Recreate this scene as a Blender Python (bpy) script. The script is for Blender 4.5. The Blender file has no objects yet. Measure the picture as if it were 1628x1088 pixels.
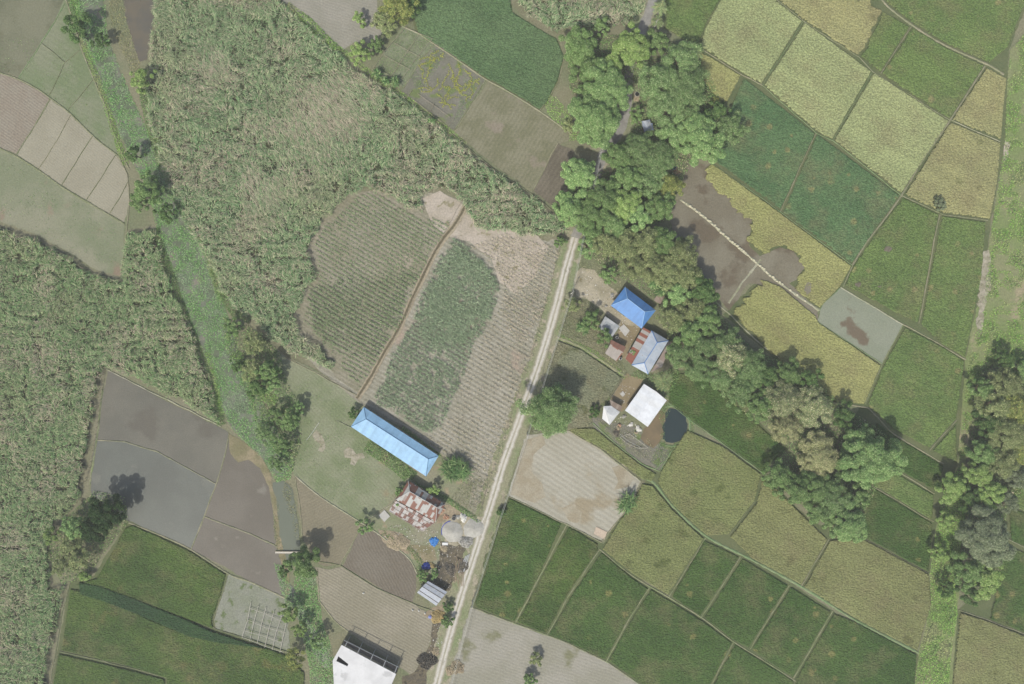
import bpy, math, random
import numpy as np
from mathutils import Vector
from mathutils.geometry import tessellate_polygon
random.seed(7); RNG = np.random.default_rng(7)
sc = bpy.context.scene
COL = sc.collection
S = 0.22; H = 240.0; PI = math.pi
ROW = math.radians(-30.5)            # direction of the crop rows in the world

def P(u, v, z=0.0):
    """point of the photographed place at height z (survey coordinates -> metres)"""
    k = S*(H-z)/H
    return np.array([(u-814)*k, -(v-544)*k, z])
def G(pts): return np.array([P(u, v)[:2] for u, v in pts])

# ------------------------------------------------------------------ colour
HZ = (0.028, 0.030, 0.030); GAIN = 1.62
def lin(c):
    c = c/255.0
    return c/12.92 if c <= 0.04045 else ((c+0.055)/1.055)**2.4
def A(rgb, f=1.0):
    """albedo of a surface whose daylight colour was measured as rgb"""
    return tuple(min(0.85, max(0.012, (lin(c)-h)/GAIN*f)) for c, h in zip(rgb, HZ)) + (1.0,)

# ------------------------------------------------------------------ node materials
class NT:
    def __init__(s, name):
        s.m = bpy.data.materials.new(name); s.m.use_nodes = True
        s.t = s.m.node_tree; s.b = s.t.nodes['Principled BSDF']
        s.b.inputs['Specular IOR Level'].default_value = 0.2
    def n(s, typ, **kw):
        nd = s.t.nodes.new(typ)
        for k, v in kw.items():
            if k[0] == '_': nd.inputs[int(k[1:])].default_value = v
            else: setattr(nd, k, v)
        return nd
    def l(s, a, b): s.t.links.new(a, b)
    def math(s, op, a, b=None, c=None):
        nd = s.n('ShaderNodeMath', operation=op)
        for i, x in enumerate((a, b, c)):
            if x is None: continue
            if hasattr(x, 'is_output'): s.l(x, nd.inputs[i])
            else: nd.inputs[i].default_value = x
        return nd.outputs[0]
    def pos(s, ang=0.0):
        g = s.n('ShaderNodeNewGeometry')
        if not ang: return g.outputs['Position']
        vr = s.n('ShaderNodeVectorRotate', rotation_type='Z_AXIS'); s.l(g.outputs['Position'], vr.inputs['Vector'])
        vr.inputs['Angle'].default_value = -ang
        return vr.outputs[0]
    def noise(s, vec, scale, detail=4, rough=0.6, dist=0.0):
        nd = s.n('ShaderNodeTexNoise'); s.l(vec, nd.inputs['Vector'])
        nd.inputs['Scale'].default_value = scale; nd.inputs['Detail'].default_value = detail
        nd.inputs['Roughness'].default_value = rough; nd.inputs['Distortion'].default_value = dist
        return nd.outputs['Fac']
    def ramp(s, x, a, b, lo=0.0, hi=1.0):
        nd = s.n('ShaderNodeMapRange', interpolation_type='SMOOTHSTEP'); s.l(x, nd.inputs[0])
        for i, v in ((1, a), (2, b), (3, lo), (4, hi)): nd.inputs[i].default_value = v
        return nd.outputs[0]
    def mix(s, f, a, b, mode='MIX'):
        nd = s.n('ShaderNodeMix', data_type='RGBA', blend_type=mode)
        if hasattr(f, 'is_output'): s.l(f, nd.inputs[0])
        else: nd.inputs[0].default_value = f
        for i, x in ((6, a), (7, b)):
            if hasattr(x, 'is_output'): s.l(x, nd.inputs[i])
            else: nd.inputs[i].default_value = x
        return nd.outputs[2]
    def scale(s, col, f):
        nd = s.n('ShaderNodeVectorMath', operation='SCALE'); s.l(col, nd.inputs[0])
        if hasattr(f, 'is_output'): s.l(f, nd.inputs['Scale'])
        else: nd.inputs['Scale'].default_value = f
        return nd.outputs[0]

def ground_mat(name, c1, c2=None, s=0.08, fine=0.25, fs=1.6, c3=None, s3=0.25, t3=0.64, rows=None, rough=0.95, bump=0.5, f=1.0, spec=0.2, edge3=0.04):
    """soil / grass / crop: two drifting tones, grain, optional patches c3, optional rows (angle, spacing, strength, colour)"""
    m = NT(name); p = m.pos(); c2 = c2 or c1
    col = m.mix(m.ramp(m.noise(p, s, 5), 0.38, 0.62), A(c1, f), A(c2, f))
    gr = m.noise(p, fs, 6, 0.75)
    h = gr
    if rows:
        ang, sp, st, rc = rows[:4]; wob = rows[4] if len(rows) > 4 else 1.2
        q = m.pos(ang); sx = m.n('ShaderNodeSeparateXYZ'); m.l(q, sx.inputs[0])
        ph = m.math('ADD', m.math('MULTIPLY', sx.outputs[1], 2*PI/sp), m.math('MULTIPLY', m.noise(p, 0.12, 3), wob*6))
        w = m.math('MULTIPLY_ADD', m.math('SINE', ph), 0.5, 0.5)
        w2 = m.math('MULTIPLY', m.math('MULTIPLY', w, m.ramp(m.noise(p, 0.7, 5, 0.7), 0.3, 0.6, 0.35, 1)), st)
        col = m.mix(w2, col, A(rc, f)); h = m.math('ADD', gr, m.math('MULTIPLY', w, st*0.6))
    if c3:
        n3 = m.noise(p, s3, 4, 0.55)
        col = m.mix(m.ramp(n3, t3, t3+edge3), col, A(c3, f))
    col = m.scale(col, m.ramp(gr, 0.25, 0.75, 1-fine, 1+fine))
    m.l(col, m.b.inputs['Base Color'])
    m.b.inputs['Roughness'].default_value = rough; m.b.inputs['Specular IOR Level'].default_value = spec
    if bump:
        b = m.n('ShaderNodeBump'); b.inputs['Strength'].default_value = bump; b.inputs['Distance'].default_value = 0.25
        m.l(h, b.inputs['Height']); m.l(b.outputs[0], m.b.inputs['Normal'])
    return m.m

def leaf_mat(name, cols, f=1.25, trans=0.3, spread=0.35, big=None, bigs=0.06, objvar=0.12):
    """leaves: tone per leaf, per plant and (optionally) per stretch of ground"""
    m = NT(name); g = m.n('ShaderNodeNewGeometry'); rnd = g.outputs['Random Per Island']
    col = m.mix(m.ramp(rnd, 0.15, 0.85), A(cols[0], f), A(cols[1], f))
    if len(cols) > 2:
        col = m.mix(m.ramp(m.math('FRACT', m.math('MULTIPLY', rnd, 17.3)), 0.72, 0.8), col, A(cols[2], f))
    if big:
        col = m.mix(m.ramp(m.noise(g.outputs['Position'], bigs, 5), 0.5, 0.64, 0, big[1]), col, A(big[0], f))
    col = m.scale(col, m.ramp(m.math('FRACT', m.math('MULTIPLY', rnd, 7.7)), 0, 1, 1-spread, 1+spread))
    oi = m.n('ShaderNodeObjectInfo')
    col = m.scale(col, m.ramp(oi.outputs['Random'], 0, 1, 1-objvar, 1+objvar))
    d = m.n('ShaderNodeBsdfDiffuse'); t = m.n('ShaderNodeBsdfTranslucent'); ms = m.n('ShaderNodeMixShader')
    m.l(col, d.inputs[0]); m.l(col, t.inputs[0]); ms.inputs[0].default_value = trans
    m.l(d.outputs[0], ms.inputs[1]); m.l(t.outputs[0], ms.inputs[2])
    m.l(ms.outputs[0], m.t.nodes['Material Output'].inputs['Surface'])
    return m.m

def plain(name, c, rough=0.8, var=0.15, sc_=2.0, f=1.0, metal=0.0, c3=None, t3=0.55, s3=1.0):
    m = NT(name); p = m.pos(); col = m.scale(m.mix(0, A(c, f), A(c, f)), m.ramp(m.noise(p, sc_, 5, 0.7), 0.3, 0.7, 1-var, 1+var))
    if c3: col = m.mix(m.ramp(m.noise(p, s3, 4), t3, t3+0.05), col, A(c3, f))
    m.l(col, m.b.inputs['Base Color']); m.b.inputs['Roughness'].default_value = rough; m.b.inputs['Metallic'].default_value = metal
    return m.m

def roof_mat(name, base, alt=None, ang=0.0, panel=(0.9, 3.0), altp=0.5, rust=None, rt=0.6, rough=0.45, corr=0.3, f=1.0, shift=0.0, seam=0.82, fade=None):
    """corrugated sheet: panels of two tones laid in a brick grid, ribs, rust or dirt patches"""
    m = NT(name); q = m.pos(ang); sx = m.n('ShaderNodeSeparateXYZ'); m.l(q, sx.inputs[0])
    col = m.mix(0, A(base, f), A(base, f))
    ix = m.math('FLOOR', m.math('DIVIDE', sx.outputs[0], panel[0])); 
    wn0 = m.n('ShaderNodeTexWhiteNoise', noise_dimensions='1D'); m.l(ix, wn0.inputs['W'])
    iy = m.math('FLOOR', m.math('ADD', m.math('DIVIDE', sx.outputs[1], panel[1]), m.math('MULTIPLY', wn0.outputs[0], shift)))
    cb = m.n('ShaderNodeCombineXYZ'); m.l(ix, cb.inputs[0]); m.l(iy, cb.inputs[1])
    wn = m.n('ShaderNodeTexWhiteNoise', noise_dimensions='2D'); m.l(cb.outputs[0], wn.inputs['Vector'])
    if alt: col = m.mix(m.ramp(wn.outputs[0], altp-0.02, altp+0.02), col, A(alt, f))
    col = m.scale(col, m.ramp(wn.outputs[0], 0, 1, 0.93, 1.06))
    if rust: col = m.mix(m.ramp(m.noise(m.pos(), 0.9, 5, 0.7), rt, rt+0.12), col, A(rust, f))
    fx = m.math('FRACT', m.math('DIVIDE', sx.outputs[0], panel[0]))
    col = m.scale(col, m.ramp(fx, 0.0, 0.09, seam, 1.0))
    col = m.scale(col, m.ramp(m.noise(m.pos(), 0.5, 6, 0.7), 0.28, 0.72, 0.86, 1.07))
    m.l(col, m.b.inputs['Base Color']); m.b.inputs['Roughness'].default_value = rough
    w = m.math('SINE', m.math('MULTIPLY', sx.outputs[0], 2*PI/0.22))
    b = m.n('ShaderNodeBump'); b.inputs['Strength'].default_value = corr; b.inputs['Distance'].default_value = 0.03
    m.l(w, b.inputs['Height']); m.l(b.outputs[0], m.b.inputs['Normal'])
    return m.m

# ------------------------------------------------------------------ objects
def tag(o, label=None, cat=None, group=None, kind=None):
    if label: o['label'] = label
    if cat: o['category'] = cat
    if group: o['group'] = group
    if kind: o['kind'] = kind
    return o
def empty(name, loc, label, cat, group=None, rz=0.0):
    o = bpy.data.objects.new(name, None); COL.objects.link(o); o.location = loc; o.rotation_euler[2] = rz
    o.empty_display_size = 0.5
    return tag(o, label, cat, group)
def link(name, me, parent=None):
    o = bpy.data.objects.new(name, me); COL.objects.link(o)
    if parent: o.parent = parent
    return o
def mesh_np(name, V, F, mats, midx=None, smooth=False):
    """F: (n,k) int array, all faces with k corners"""
    me = bpy.data.meshes.new(name); V = np.asarray(V, np.float32); F = np.asarray(F, np.int32)
    n, k = F.shape
    me.vertices.add(len(V)); me.vertices.foreach_set('co', V.ravel())
    me.loops.add(n*k); me.loops.foreach_set('vertex_index', F.ravel())
    me.polygons.add(n); me.polygons.foreach_set('loop_start', np.arange(0, n*k, k, dtype=np.int32))
    for m in (mats if isinstance(mats, (list, tuple)) else [mats]): me.materials.append(m)
    if midx is not None: me.polygons.foreach_set('material_index', np.asarray(midx, np.int32))
    me.polygons.foreach_set('use_smooth', np.full(n, smooth))
    me.update(calc_edges=True)
    return me
class MB:
    """collects boxes, bars, polygons into one mesh"""
    def __init__(s): s.v = []; s.f = []; s.mi = []
    def add(s, vs, fs, mi=0):
        o = len(s.v); s.v += [tuple(float(c) for c in v) for v in vs]; s.f += [tuple(i+o for i in f) for f in fs]; s.mi += [mi]*len(fs)
    def box(s, c, d, rz=0.0, mi=0):
        x, y, z = d[0]/2, d[1]/2, d[2]/2; ca, sa = math.cos(rz), math.sin(rz)
        vs = [(c[0]+a*x*ca-b*y*sa, c[1]+a*x*sa+b*y*ca, c[2]+e*z) for a, b, e in ((-1,-1,-1),(1,-1,-1),(1,1,-1),(-1,1,-1),(-1,-1,1),(1,-1,1),(1,1,1),(-1,1,1))]
        s.add(vs, [(3,2,1,0),(4,5,6,7),(0,1,5,4),(1,2,6,5),(2,3,7,6),(3,0,4,7)], mi)
    def bar(s, a, b, r, r2=None, n=6, mi=0):
        a = Vector(a); b = Vector(b); d = (b-a); L = d.length
        if L < 1e-6: return
        d /= L; r2 = r if r2 is None else r2
        t = d.cross(Vector((0, 0, 1)));  t = Vector((1, 0, 0)) if t.length < 1e-3 else t.normalized(); w = d.cross(t)
        vs = [a+(t*math.cos(2*PI*i/n)+w*math.sin(2*PI*i/n))*r for i in range(n)]+[b+(t*math.cos(2*PI*i/n)+w*math.sin(2*PI*i/n))*r2 for i in range(n)]
        s.add(vs, [(i, (i+1) % n, (i+1) % n+n, i+n) for i in range(n)]+[tuple(range(n))[::-1], tuple(range(n, 2*n))], mi)
    def prism(s, poly, z0, z1, mi=0):
        """poly: world xy list ccw; z0,z1 floats or lists"""
        n = len(poly); a = z0 if hasattr(z0, '__len__') else [z0]*n; b = z1 if hasattr(z1, '__len__') else [z1]*n
        s.add([(p[0], p[1], a[i]) for i, p in enumerate(poly)]+[(p[0], p[1], b[i]) for i, p in enumerate(poly)],
              [tuple(range(n))[::-1], tuple(range(n, 2*n))]+[(i, (i+1) % n, (i+1) % n+n, i+n) for i in range(n)], mi)
    def mesh(s, name, mats, smooth=False):
        me = bpy.data.meshes.new(name); me.from_pydata(s.v, [], s.f)
        for m in (mats if isinstance(mats, (list, tuple)) else [mats]): me.materials.append(m)
        me.polygons.foreach_set('material_index', s.mi); me.polygons.foreach_set('use_smooth', [smooth]*len(s.f)); me.update()
        return me
    def build(s, name, mats, parent=None, smooth=False): return link(name, s.mesh(name, mats, smooth), parent)

# ------------------------------------------------------------------ numpy helpers
def vnoise(x, y, sc_, seed=0):
    r = np.random.default_rng(seed+1000).random((97, 97))
    X = x/sc_+37.1; Y = y/sc_+11.7; i = np.floor(X).astype(int); j = np.floor(Y).astype(int); fx = X-i; fy = Y-j
    fx = fx*fx*(3-2*fx); fy = fy*fy*(3-2*fy); i %= 96; j %= 96
    return (r[i, j]*(1-fx)+r[i+1, j]*fx)*(1-fy)+(r[i, j+1]*(1-fx)+r[i+1, j+1]*fx)*fy
def inside(x, y, poly):
    c = np.zeros(x.shape, bool); n = len(poly)
    for k in range(n):
        x1, y1 = poly[k]; x2, y2 = poly[(k+1) % n]
        if y1 == y2: continue
        t = (y1 > y) != (y2 > y)
        c ^= t & (x < (x2-x1)*(y-y1)/(y2-y1)+x1)
    return c
def edged(x, y, poly):
    d = np.full(x.shape, 1e9); n = len(poly)
    for k in range(n):
        a = np.array(poly[k]); b = np.array(poly[(k+1) % n]); ab = b-a; L = max(1e-9, ab@ab)
        t = np.clip(((x-a[0])*ab[0]+(y-a[1])*ab[1])/L, 0, 1)
        d = np.minimum(d, np.hypot(x-a[0]-t*ab[0], y-a[1]-t*ab[1]))
    return d
def scatter(poly, dens):
    poly = np.asarray(poly); lo = poly.min(0); hi = poly.max(0); n = int((hi-lo).prod()*dens)
    x = RNG.uniform(lo[0], hi[0], n); y = RNG.uniform(lo[1], hi[1], n); k = inside(x, y, poly)
    return x[k], y[k]
def rough_poly(pts, step=2.0, jit=0.15, seed=0):
    r = np.random.default_rng(seed+len(pts)); out = []
    n = len(pts)
    for k in range(n):
        a = np.array(pts[k]); b = np.array(pts[(k+1) % n]); m = max(1, int(np.hypot(*(b-a))/step))
        for i in range(m):
            q = a+(b-a)*i/m
            out.append(q+(r.normal(0, jit, 2)))
    return np.array(out)
def sheet(name, pts, mat, z, jit=0.15, step=1.6):
    """a flat piece of ground"""
    poly = rough_poly(G(pts), step, jit)
    V = [Vector((p[0], p[1], z)) for p in poly]
    tr = tessellate_polygon([V])
    me = bpy.data.meshes.new(name); me.from_pydata(V, [], [tuple(t) for t in tr]); me.materials.append(mat)
    if me.polygons and sum(p.normal.z for p in me.polygons) < 0: me.flip_normals()
    me.update(); o = link(name, me); o['kind'] = 'structure'
    return o
def smooth_line(P2, step=1.0):
    P2 = np.asarray(P2, float); out = []
    n = len(P2)
    for i in range(n-1):
        p0 = P2[max(0, i-1)]; p1 = P2[i]; p2 = P2[i+1]; p3 = P2[min(n-1, i+2)]
        m = max(1, int(np.linalg.norm(p2-p1)/step))
        for k in range(m):
            t = k/m
            out.append(0.5*((2*p1)+(-p0+p2)*t+(2*p0-5*p1+4*p2-p3)*t*t+(-p0+3*p1-3*p2+p3)*t**3))
    out.append(P2[-1]); return np.array(out)
def lin_line(P2, step):
    out = []
    for a, b in zip(P2[:-1], P2[1:]):
        m = max(1, int(np.linalg.norm(b-a)/step)); out += [a+(b-a)*i/m for i in range(m)]
    out.append(P2[-1]); L = np.array(out); w_ = np.stack([vnoise(L[:, 0], L[:, 1], 4, 71)-0.5, vnoise(L[:, 0], L[:, 1], 4, 72)-0.5], 1); return L+w_*0.35
def ribbon(name, pts, w, mat, prof, jit=0.08, step=1.0, kind='structure', curve=True, z0=0.0):
    """strip along a line; prof: [(across -1..1, height)]; uv.x runs across"""
    L = smooth_line(G(pts), step) if curve else lin_line(G(pts), step); d = np.gradient(L, axis=0); d /= np.maximum(1e-9, np.linalg.norm(d, axis=1))[:, None]; nrm = np.stack([-d[:, 1], d[:, 0]], 1)
    k = len(prof); V = []; n = len(L); ww = w*(1+RNG.normal(0, jit, n))
    for a, h in prof:
        q = L+nrm*(a*ww/2)[:, None]; V.append(np.column_stack([q, z0+np.full(n, h)*(1+(RNG.normal(0, 0.15, n) if h > 0.05 else 0))]))
    V = np.stack(V, 1).reshape(-1, 3); F = []
    for i in range(n-1):
        for j in range(k-1): F.append((i*k+j, (i+1)*k+j, (i+1)*k+j+1, i*k+j+1))
    F = np.array(F)[:, ::-1]; me = mesh_np(name, V, F, mat, smooth=True)
    uv = me.uv_layers.new(name='UVMap'); ac = np.tile(np.array([a*0.5+0.5 for a, h in prof]), n)[F.ravel()]; al = np.repeat(np.arange(n)*step, k)[F.ravel()]
    uv.data.foreach_set('uv', np.column_stack([ac, al]).astype(np.float32).ravel())
    o = link(name, me); o['kind'] = kind; return o
BANK = [(-1, -0.02), (-0.55, 0.16), (0, 0.24), (0.55, 0.16), (1, -0.02)]

def jag(pts, amp=5.0, step=5.0):
    out = []; r = random.Random(11)
    for a, b in zip(pts, pts[1:]):
        m = max(1, int(math.dist(a, b)/step))
        for i in range(m): out.append((a[0]+(b[0]-a[0])*i/m+(r.uniform(-amp, amp) if i else 0), a[1]+(b[1]-a[1])*i/m+(r.uniform(-amp, amp) if i else 0)))
    return out+[pts[-1]]
def canopy(pts, h, mat, name, label, cat, cell=0.32, bump=0.10, inset=-0.06, rag=0.2):
    """a standing crop as an uneven canopy with real height and soft broken edges"""
    poly = G(pts); lo = poly.min(0)-1; hi = poly.max(0)+1
    ca, sa = math.cos(ROW), math.sin(ROW); R = np.array([[ca, sa], [-sa, ca]]); q = poly@R.T; lo = q.min(0)-1; hi = q.max(0)+1
    nx = int((hi[0]-lo[0])/cell)+2; ny = int((hi[1]-lo[1])/cell)+2
    gx, gy = np.meshgrid(lo[0]+np.arange(nx)*cell, lo[1]+np.arange(ny)*cell, indexing='ij')
    gx = gx+RNG.uniform(-0.33, 0.33, gx.shape)*cell; gy = gy+RNG.uniform(-0.33, 0.33, gy.shape)*cell
    X = gx*ca-gy*sa; Y = gx*sa+gy*ca
    d = edged(X, Y, poly); d = np.where(inside(X, Y, poly), d, -d)-inset-vnoise(X, Y, 1.3, 5)*0.2-(rag > 0.3)*(rag*vnoise(X, Y, 3.0, 61)-0.5)
    e = np.clip(d/0.3, 0, 1); e = np.sqrt(e)
    Z = h*(0.78+0.3*vnoise(X, Y, 5, 3))*e+RNG.uniform(-1, 1, X.shape)*bump*e+0.02
    ok = d > -0.05; idx = -np.ones(X.shape, int)
    c = ok[:-1, :-1] & ok[1:, :-1] & ok[1:, 1:] & ok[:-1, 1:]
    I = np.arange(nx*ny).reshape(nx, ny)
    F = np.stack([I[:-1, :-1][c], I[1:, :-1][c], I[1:, 1:][c], I[:-1, 1:][c]], 1)
    F = np.concatenate([F[:, [0, 1, 2]], F[:, [0, 2, 3]]])
    used = np.unique(F); mp = np.zeros(nx*ny, int); mp[used] = np.arange(len(used))
    V = np.column_stack([X.ravel(), Y.ravel(), Z.ravel()])[used]
    o = link(name, mesh_np(name, V, mp[F], mat)); return tag(o, label, cat, kind='stuff')

def blades_geo(x, y, z0, L, w, az, up, curl, seg=3):
    """arching grass / cane blades; all arguments arrays. up: elevation at the base, curl: how far it bows down"""
    n = len(x); V = np.zeros((n, (seg+1)*2, 3)); px, py, pz = x.copy(), y.copy(), z0.copy()
    sx, sy = -np.sin(az), np.cos(az)
    for i in range(seg+1):
        ww = w*(1.0, 0.95, 0.65, 0.12)[i] if seg == 3 else w*(1.0, 0.8, 0.12)[i]
        V[:, 2*i] = np.column_stack([px-sx*ww/2, py-sy*ww/2, pz]); V[:, 2*i+1] = np.column_stack([px+sx*ww/2, py+sy*ww/2, pz])
        el = up-curl*(i+0.5)/seg; st = L/seg
        px = px+np.cos(az)*np.cos(el)*st; py = py+np.sin(az)*np.cos(el)*st; pz = pz+np.sin(el)*st
    b = (np.arange(n)*(seg+1)*2)[:, None]; F = []
    for i in range(seg): F.append(b+np.array([2*i, 2*i+1, 2*i+3, 2*i+2]))
    return V.reshape(-1, 3), np.stack(F, 1).reshape(-1, 4)
def leaves_geo(C, N, size, aspect=0.6):
    """one rhombic leaf per centre C with rough normal N"""
    n = len(C); N = N/np.maximum(1e-6, np.linalg.norm(N, axis=1))[:, None]
    r = RNG.normal(size=(n, 3)); T = np.cross(N, r); T /= np.maximum(1e-6, np.linalg.norm(T, axis=1))[:, None]; B = np.cross(N, T)
    s = np.asarray(size)[:, None] if hasattr(size, '__len__') else size
    V = np.stack([C-T*s*0.5, C+B*s*aspect*0.5-T*s*0.08+N*s*0.06, C+T*s*0.5, C-B*s*aspect*0.5-T*s*0.08+N*s*0.06], 1)
    return V.reshape(-1, 3), np.arange(n*4).reshape(n, 4)

def foliage(polys, dens_, hmax, mat, name, label, cat, leaf=0.35, mound=2.0, hmin=0.05, thr=0.0, px=True, flat=0.5):
    """low vegetation: leaves on an uneven mounded surface"""
    Vs = []; Fs = []; o = 0; dens = dens_*2.2; leaf *= 0.9
    for poly in polys:
        q = G(poly) if px else np.asarray(poly); x, y = scatter(q, dens)
        m = vnoise(x, y, mound, 9)*0.6+vnoise(x, y, mound*0.4, 4)*0.4; e = np.clip(edged(x, y, q)/1.2, 0.15, 1)
        k = m > thr; x, y, m, e = x[k], y[k], m[k], e[k]
        m = np.clip((m-thr)/(1-thr), 0, 1)
        z = hmin+(hmax-hmin)*m*e*RNG.uniform(0.55, 1, len(x)); C = np.column_stack([x, y, z])
        N = RNG.normal(size=(len(x), 3))*0.6; N[:, 2] = np.abs(N[:, 2])+flat
        V, F = leaves_geo(C, N, leaf*RNG.uniform(0.6, 1.3, len(x))); Vs.append(V); Fs.append(F+o); o += len(V)
    ob = link(name, mesh_np(name, np.concatenate(Vs), np.concatenate(Fs), mat)); return tag(ob, label, cat, kind='stuff')
def strip_poly(pts, w):
    L = G(pts); d = np.gradient(L, axis=0); d /= np.linalg.norm(d, axis=1)[:, None]; n = np.stack([-d[:, 1], d[:, 0]], 1)
    return np.concatenate([L+n*w/2, (L-n*w/2)[::-1]])

# ================================================================== camera, light, air
cam = bpy.data.cameras.new('camera'); co = bpy.data.objects.new('camera', cam); COL.objects.link(co)
co.location = (0, 0, H); cam.sensor_width = 36; cam.lens = 36/(2*814*S/H); cam.clip_end = 3000; cam.clip_start = 1
sc.camera = co
SUN_EL = math.radians(50); SH = Vector((0.45, 0.89, 0)).normalized()   # ground direction of the shadows
sund = Vector((SH.x*math.cos(SUN_EL), SH.y*math.cos(SUN_EL), -math.sin(SUN_EL)))
sl = bpy.data.lights.new('sun', 'SUN'); sl.energy = 3.3; sl.angle = math.radians(0.55); sl.color = (1.0, 0.965, 0.9)
so = bpy.data.objects.new('sun', sl); COL.objects.link(so); so.rotation_euler = sund.to_track_quat('-Z', 'Y').to_euler()
w = bpy.data.worlds.new('World'); sc.world = w; w.use_nodes = True
sky = w.node_tree.nodes.new('ShaderNodeTexSky'); sky.sky_type = 'NISHITA'; sky.sun_disc = False
sky.sun_elevation = SUN_EL; sky.sun_rotation = math.atan2(-SH.x, -SH.y); sky.dust_density = 3.0; sky.air_density = 1.2
w.node_tree.links.new(sky.outputs[0], w.node_tree.nodes['Background'].inputs[0]); w.node_tree.nodes['Background'].inputs[1].default_value = 0.115
sc.view_settings.view_transform = 'Standard'; sc.view_settings.look = 'None'; sc.view_settings.gamma = 1; sc.view_settings.exposure = 0.62
sc.cycles.max_bounces = 6; sc.cycles.diffuse_bounces = 3; sc.cycles.volume_bounces = 0
def haze(density):
    mb = MB(); mb.box((0, 0, 122.5), (900, 800, 247.0))
    m = bpy.data.materials.new('haze'); m.use_nodes = True; nt = m.node_tree; nt.nodes.clear()
    out = nt.nodes.new('ShaderNodeOutputMaterial'); v = nt.nodes.new('ShaderNodeVolumePrincipled')
    v.inputs['Color'].default_value = (0.95, 0.95, 0.90, 1); v.inputs['Density'].default_value = density; v.inputs['Anisotropy'].default_value = 0.0
    nt.links.new(v.outputs[0], out.inputs['Volume'])
    o = mb.build('haze', m); tag(o, 'thin pale haze in the air over the fields', 'haze', kind='stuff')
haze(0.00021)

# ================================================================== materials of the ground
M = {}
M['ground'] = ground_mat('ground', (124, 130, 102), (138, 136, 112), 0.05, 0.3)
M['pasture'] = ground_mat('pasture', (112, 115, 94), (130, 131, 110), 0.05, 0.16, c3=(112, 112, 90), s3=0.12, t3=0.58, edge3=0.15)
M['pasture_green'] = ground_mat('pasture_green', (124, 136, 104), (140, 144, 120), 0.07, 0.18, rows=(ROW, 1.8, 0.18, (104, 118, 84)))
M['pasture_low'] = ground_mat('pasture_low', (148, 148, 126), (132, 138, 112), 0.06, 0.14, c3=(146, 132, 114), s3=0.1, t3=0.6, edge3=0.12)
M['pink_plow'] = ground_mat('pink_plow', (156, 149, 134), (152, 143, 128), 0.2, 0.25, rows=(math.radians(-35), 0.9, 0.35, (112, 104, 90), 0.6))
M['stubble'] = ground_mat('stubble', (164, 160, 141), (157, 153, 134), 0.08, 0.14, rows=(math.radians(-38), 0.8, 0.14, (134, 126, 110)))
M['plow_top'] = ground_mat('plow_top', (160, 157, 144), (152, 150, 136), 0.1, 0.18, rows=(math.radians(-20), 1.0, 0.2, (122, 116, 104), 3))
M['soil'] = ground_mat('soil', (160, 154, 138), (150, 144, 126), 0.06, 0.3, c3=(128, 130, 102), s3=0.09, t3=0.56, edge3=0.1)
M['soil_rows'] = ground_mat('soil_rows', (172, 168, 153), (158, 155, 138), 0.07, 0.3, rows=(ROW, 1.55, 0.5, (120, 117, 98), 0.5), c3=(168, 154, 138), s3=0.06, t3=0.58, edge3=0.1)
M['soil_olive'] = ground_mat('soil_olive', (156, 151, 134), (146, 142, 122), 0.07, 0.28, rows=(ROW, 1.45, 0.4, (116, 118, 92), 0.25), c3=(162, 154, 136), s3=0.06, t3=0.6, edge3=0.1)
M['pale_soil'] = ground_mat('pale_soil', (188, 178, 163), (174, 165, 148), 0.15, 0.22, c3=(150, 144, 118), s3=0.3, t3=0.6)
M['wet_paddy'] = ground_mat('wet_paddy', (104, 103, 92), (113, 111, 99), 0.06, 0.28, c3=(100, 97, 86), s3=0.09, t3=0.55, edge3=0.12, rough=0.6, fs=3, bump=0.25, spec=0.35)
M['wet_paddy_blue'] = ground_mat('wet_paddy_blue', (106, 110, 101), (98, 101, 93), 0.05, 0.24, rough=0.5, fs=3, bump=0.2, spec=0.35, c3=(112, 114, 104), s3=0.1, t3=0.58, edge3=0.1)
M['wet_paddy_brown'] = ground_mat('wet_paddy_brown', (113, 108, 97), (104, 99, 88), 0.06, 0.26, rough=0.6, fs=3, bump=0.25, spec=0.35, c3=(124, 120, 108), s3=0.12, t3=0.6, edge3=0.1)
M['bank_sand'] = ground_mat('bank_sand', (158, 147, 122), (132, 128, 100), 0.15, 0.22)
M['furrow_a'] = ground_mat('furrow_a', (143, 137, 117), (135, 130, 110), 0.06, 0.2, rows=(math.radians(25), 0.95, 0.22, (112, 106, 90), 1.6))
M['furrow_b'] = ground_mat('furrow_b', (127, 121, 109), (119, 112, 100), 0.06, 0.2, rows=(math.radians(-62), 1.0, 0.35, (146, 140, 126), 2.6))
M['furrow_c'] = ground_mat('furrow_c', (162, 156, 138), (152, 147, 128), 0.06, 0.22, rows=(ROW, 0.95, 0.35, (106, 104, 88), 1.0))
M['furrow_d'] = ground_mat('furrow_d', (166, 163, 150), (156, 154, 138), 0.07, 0.16, rows=(math.radians(-18), 1.1, 0.25, (128, 124, 108), 2.6), c3=(132, 132, 106), s3=0.08, t3=0.58, edge3=0.1)
M['fallow'] = ground_mat('fallow', (128, 128, 104), (142, 140, 118), 0.12, 0.25, rows=(math.radians(58), 1.4, 0.3, (104, 104, 80)), c3=(146, 138, 122), s3=0.09, t3=0.58, edge3=0.1)
M['fallow_dark'] = ground_mat('fallow_dark', (116, 111, 98), (128, 122, 108), 0.1, 0.25, rows=(math.radians(58), 1.4, 0.25, (80, 74, 62)))
M['garden'] = ground_mat('garden', (136, 142, 118), (128, 134, 108), 0.15, 0.3)
M['garden_grey'] = ground_mat('garden_grey', (132, 130, 118), (124, 124, 110), 0.15, 0.25, c3=(118, 130, 90), s3=0.2, t3=0.55, edge3=0.1)
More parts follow.
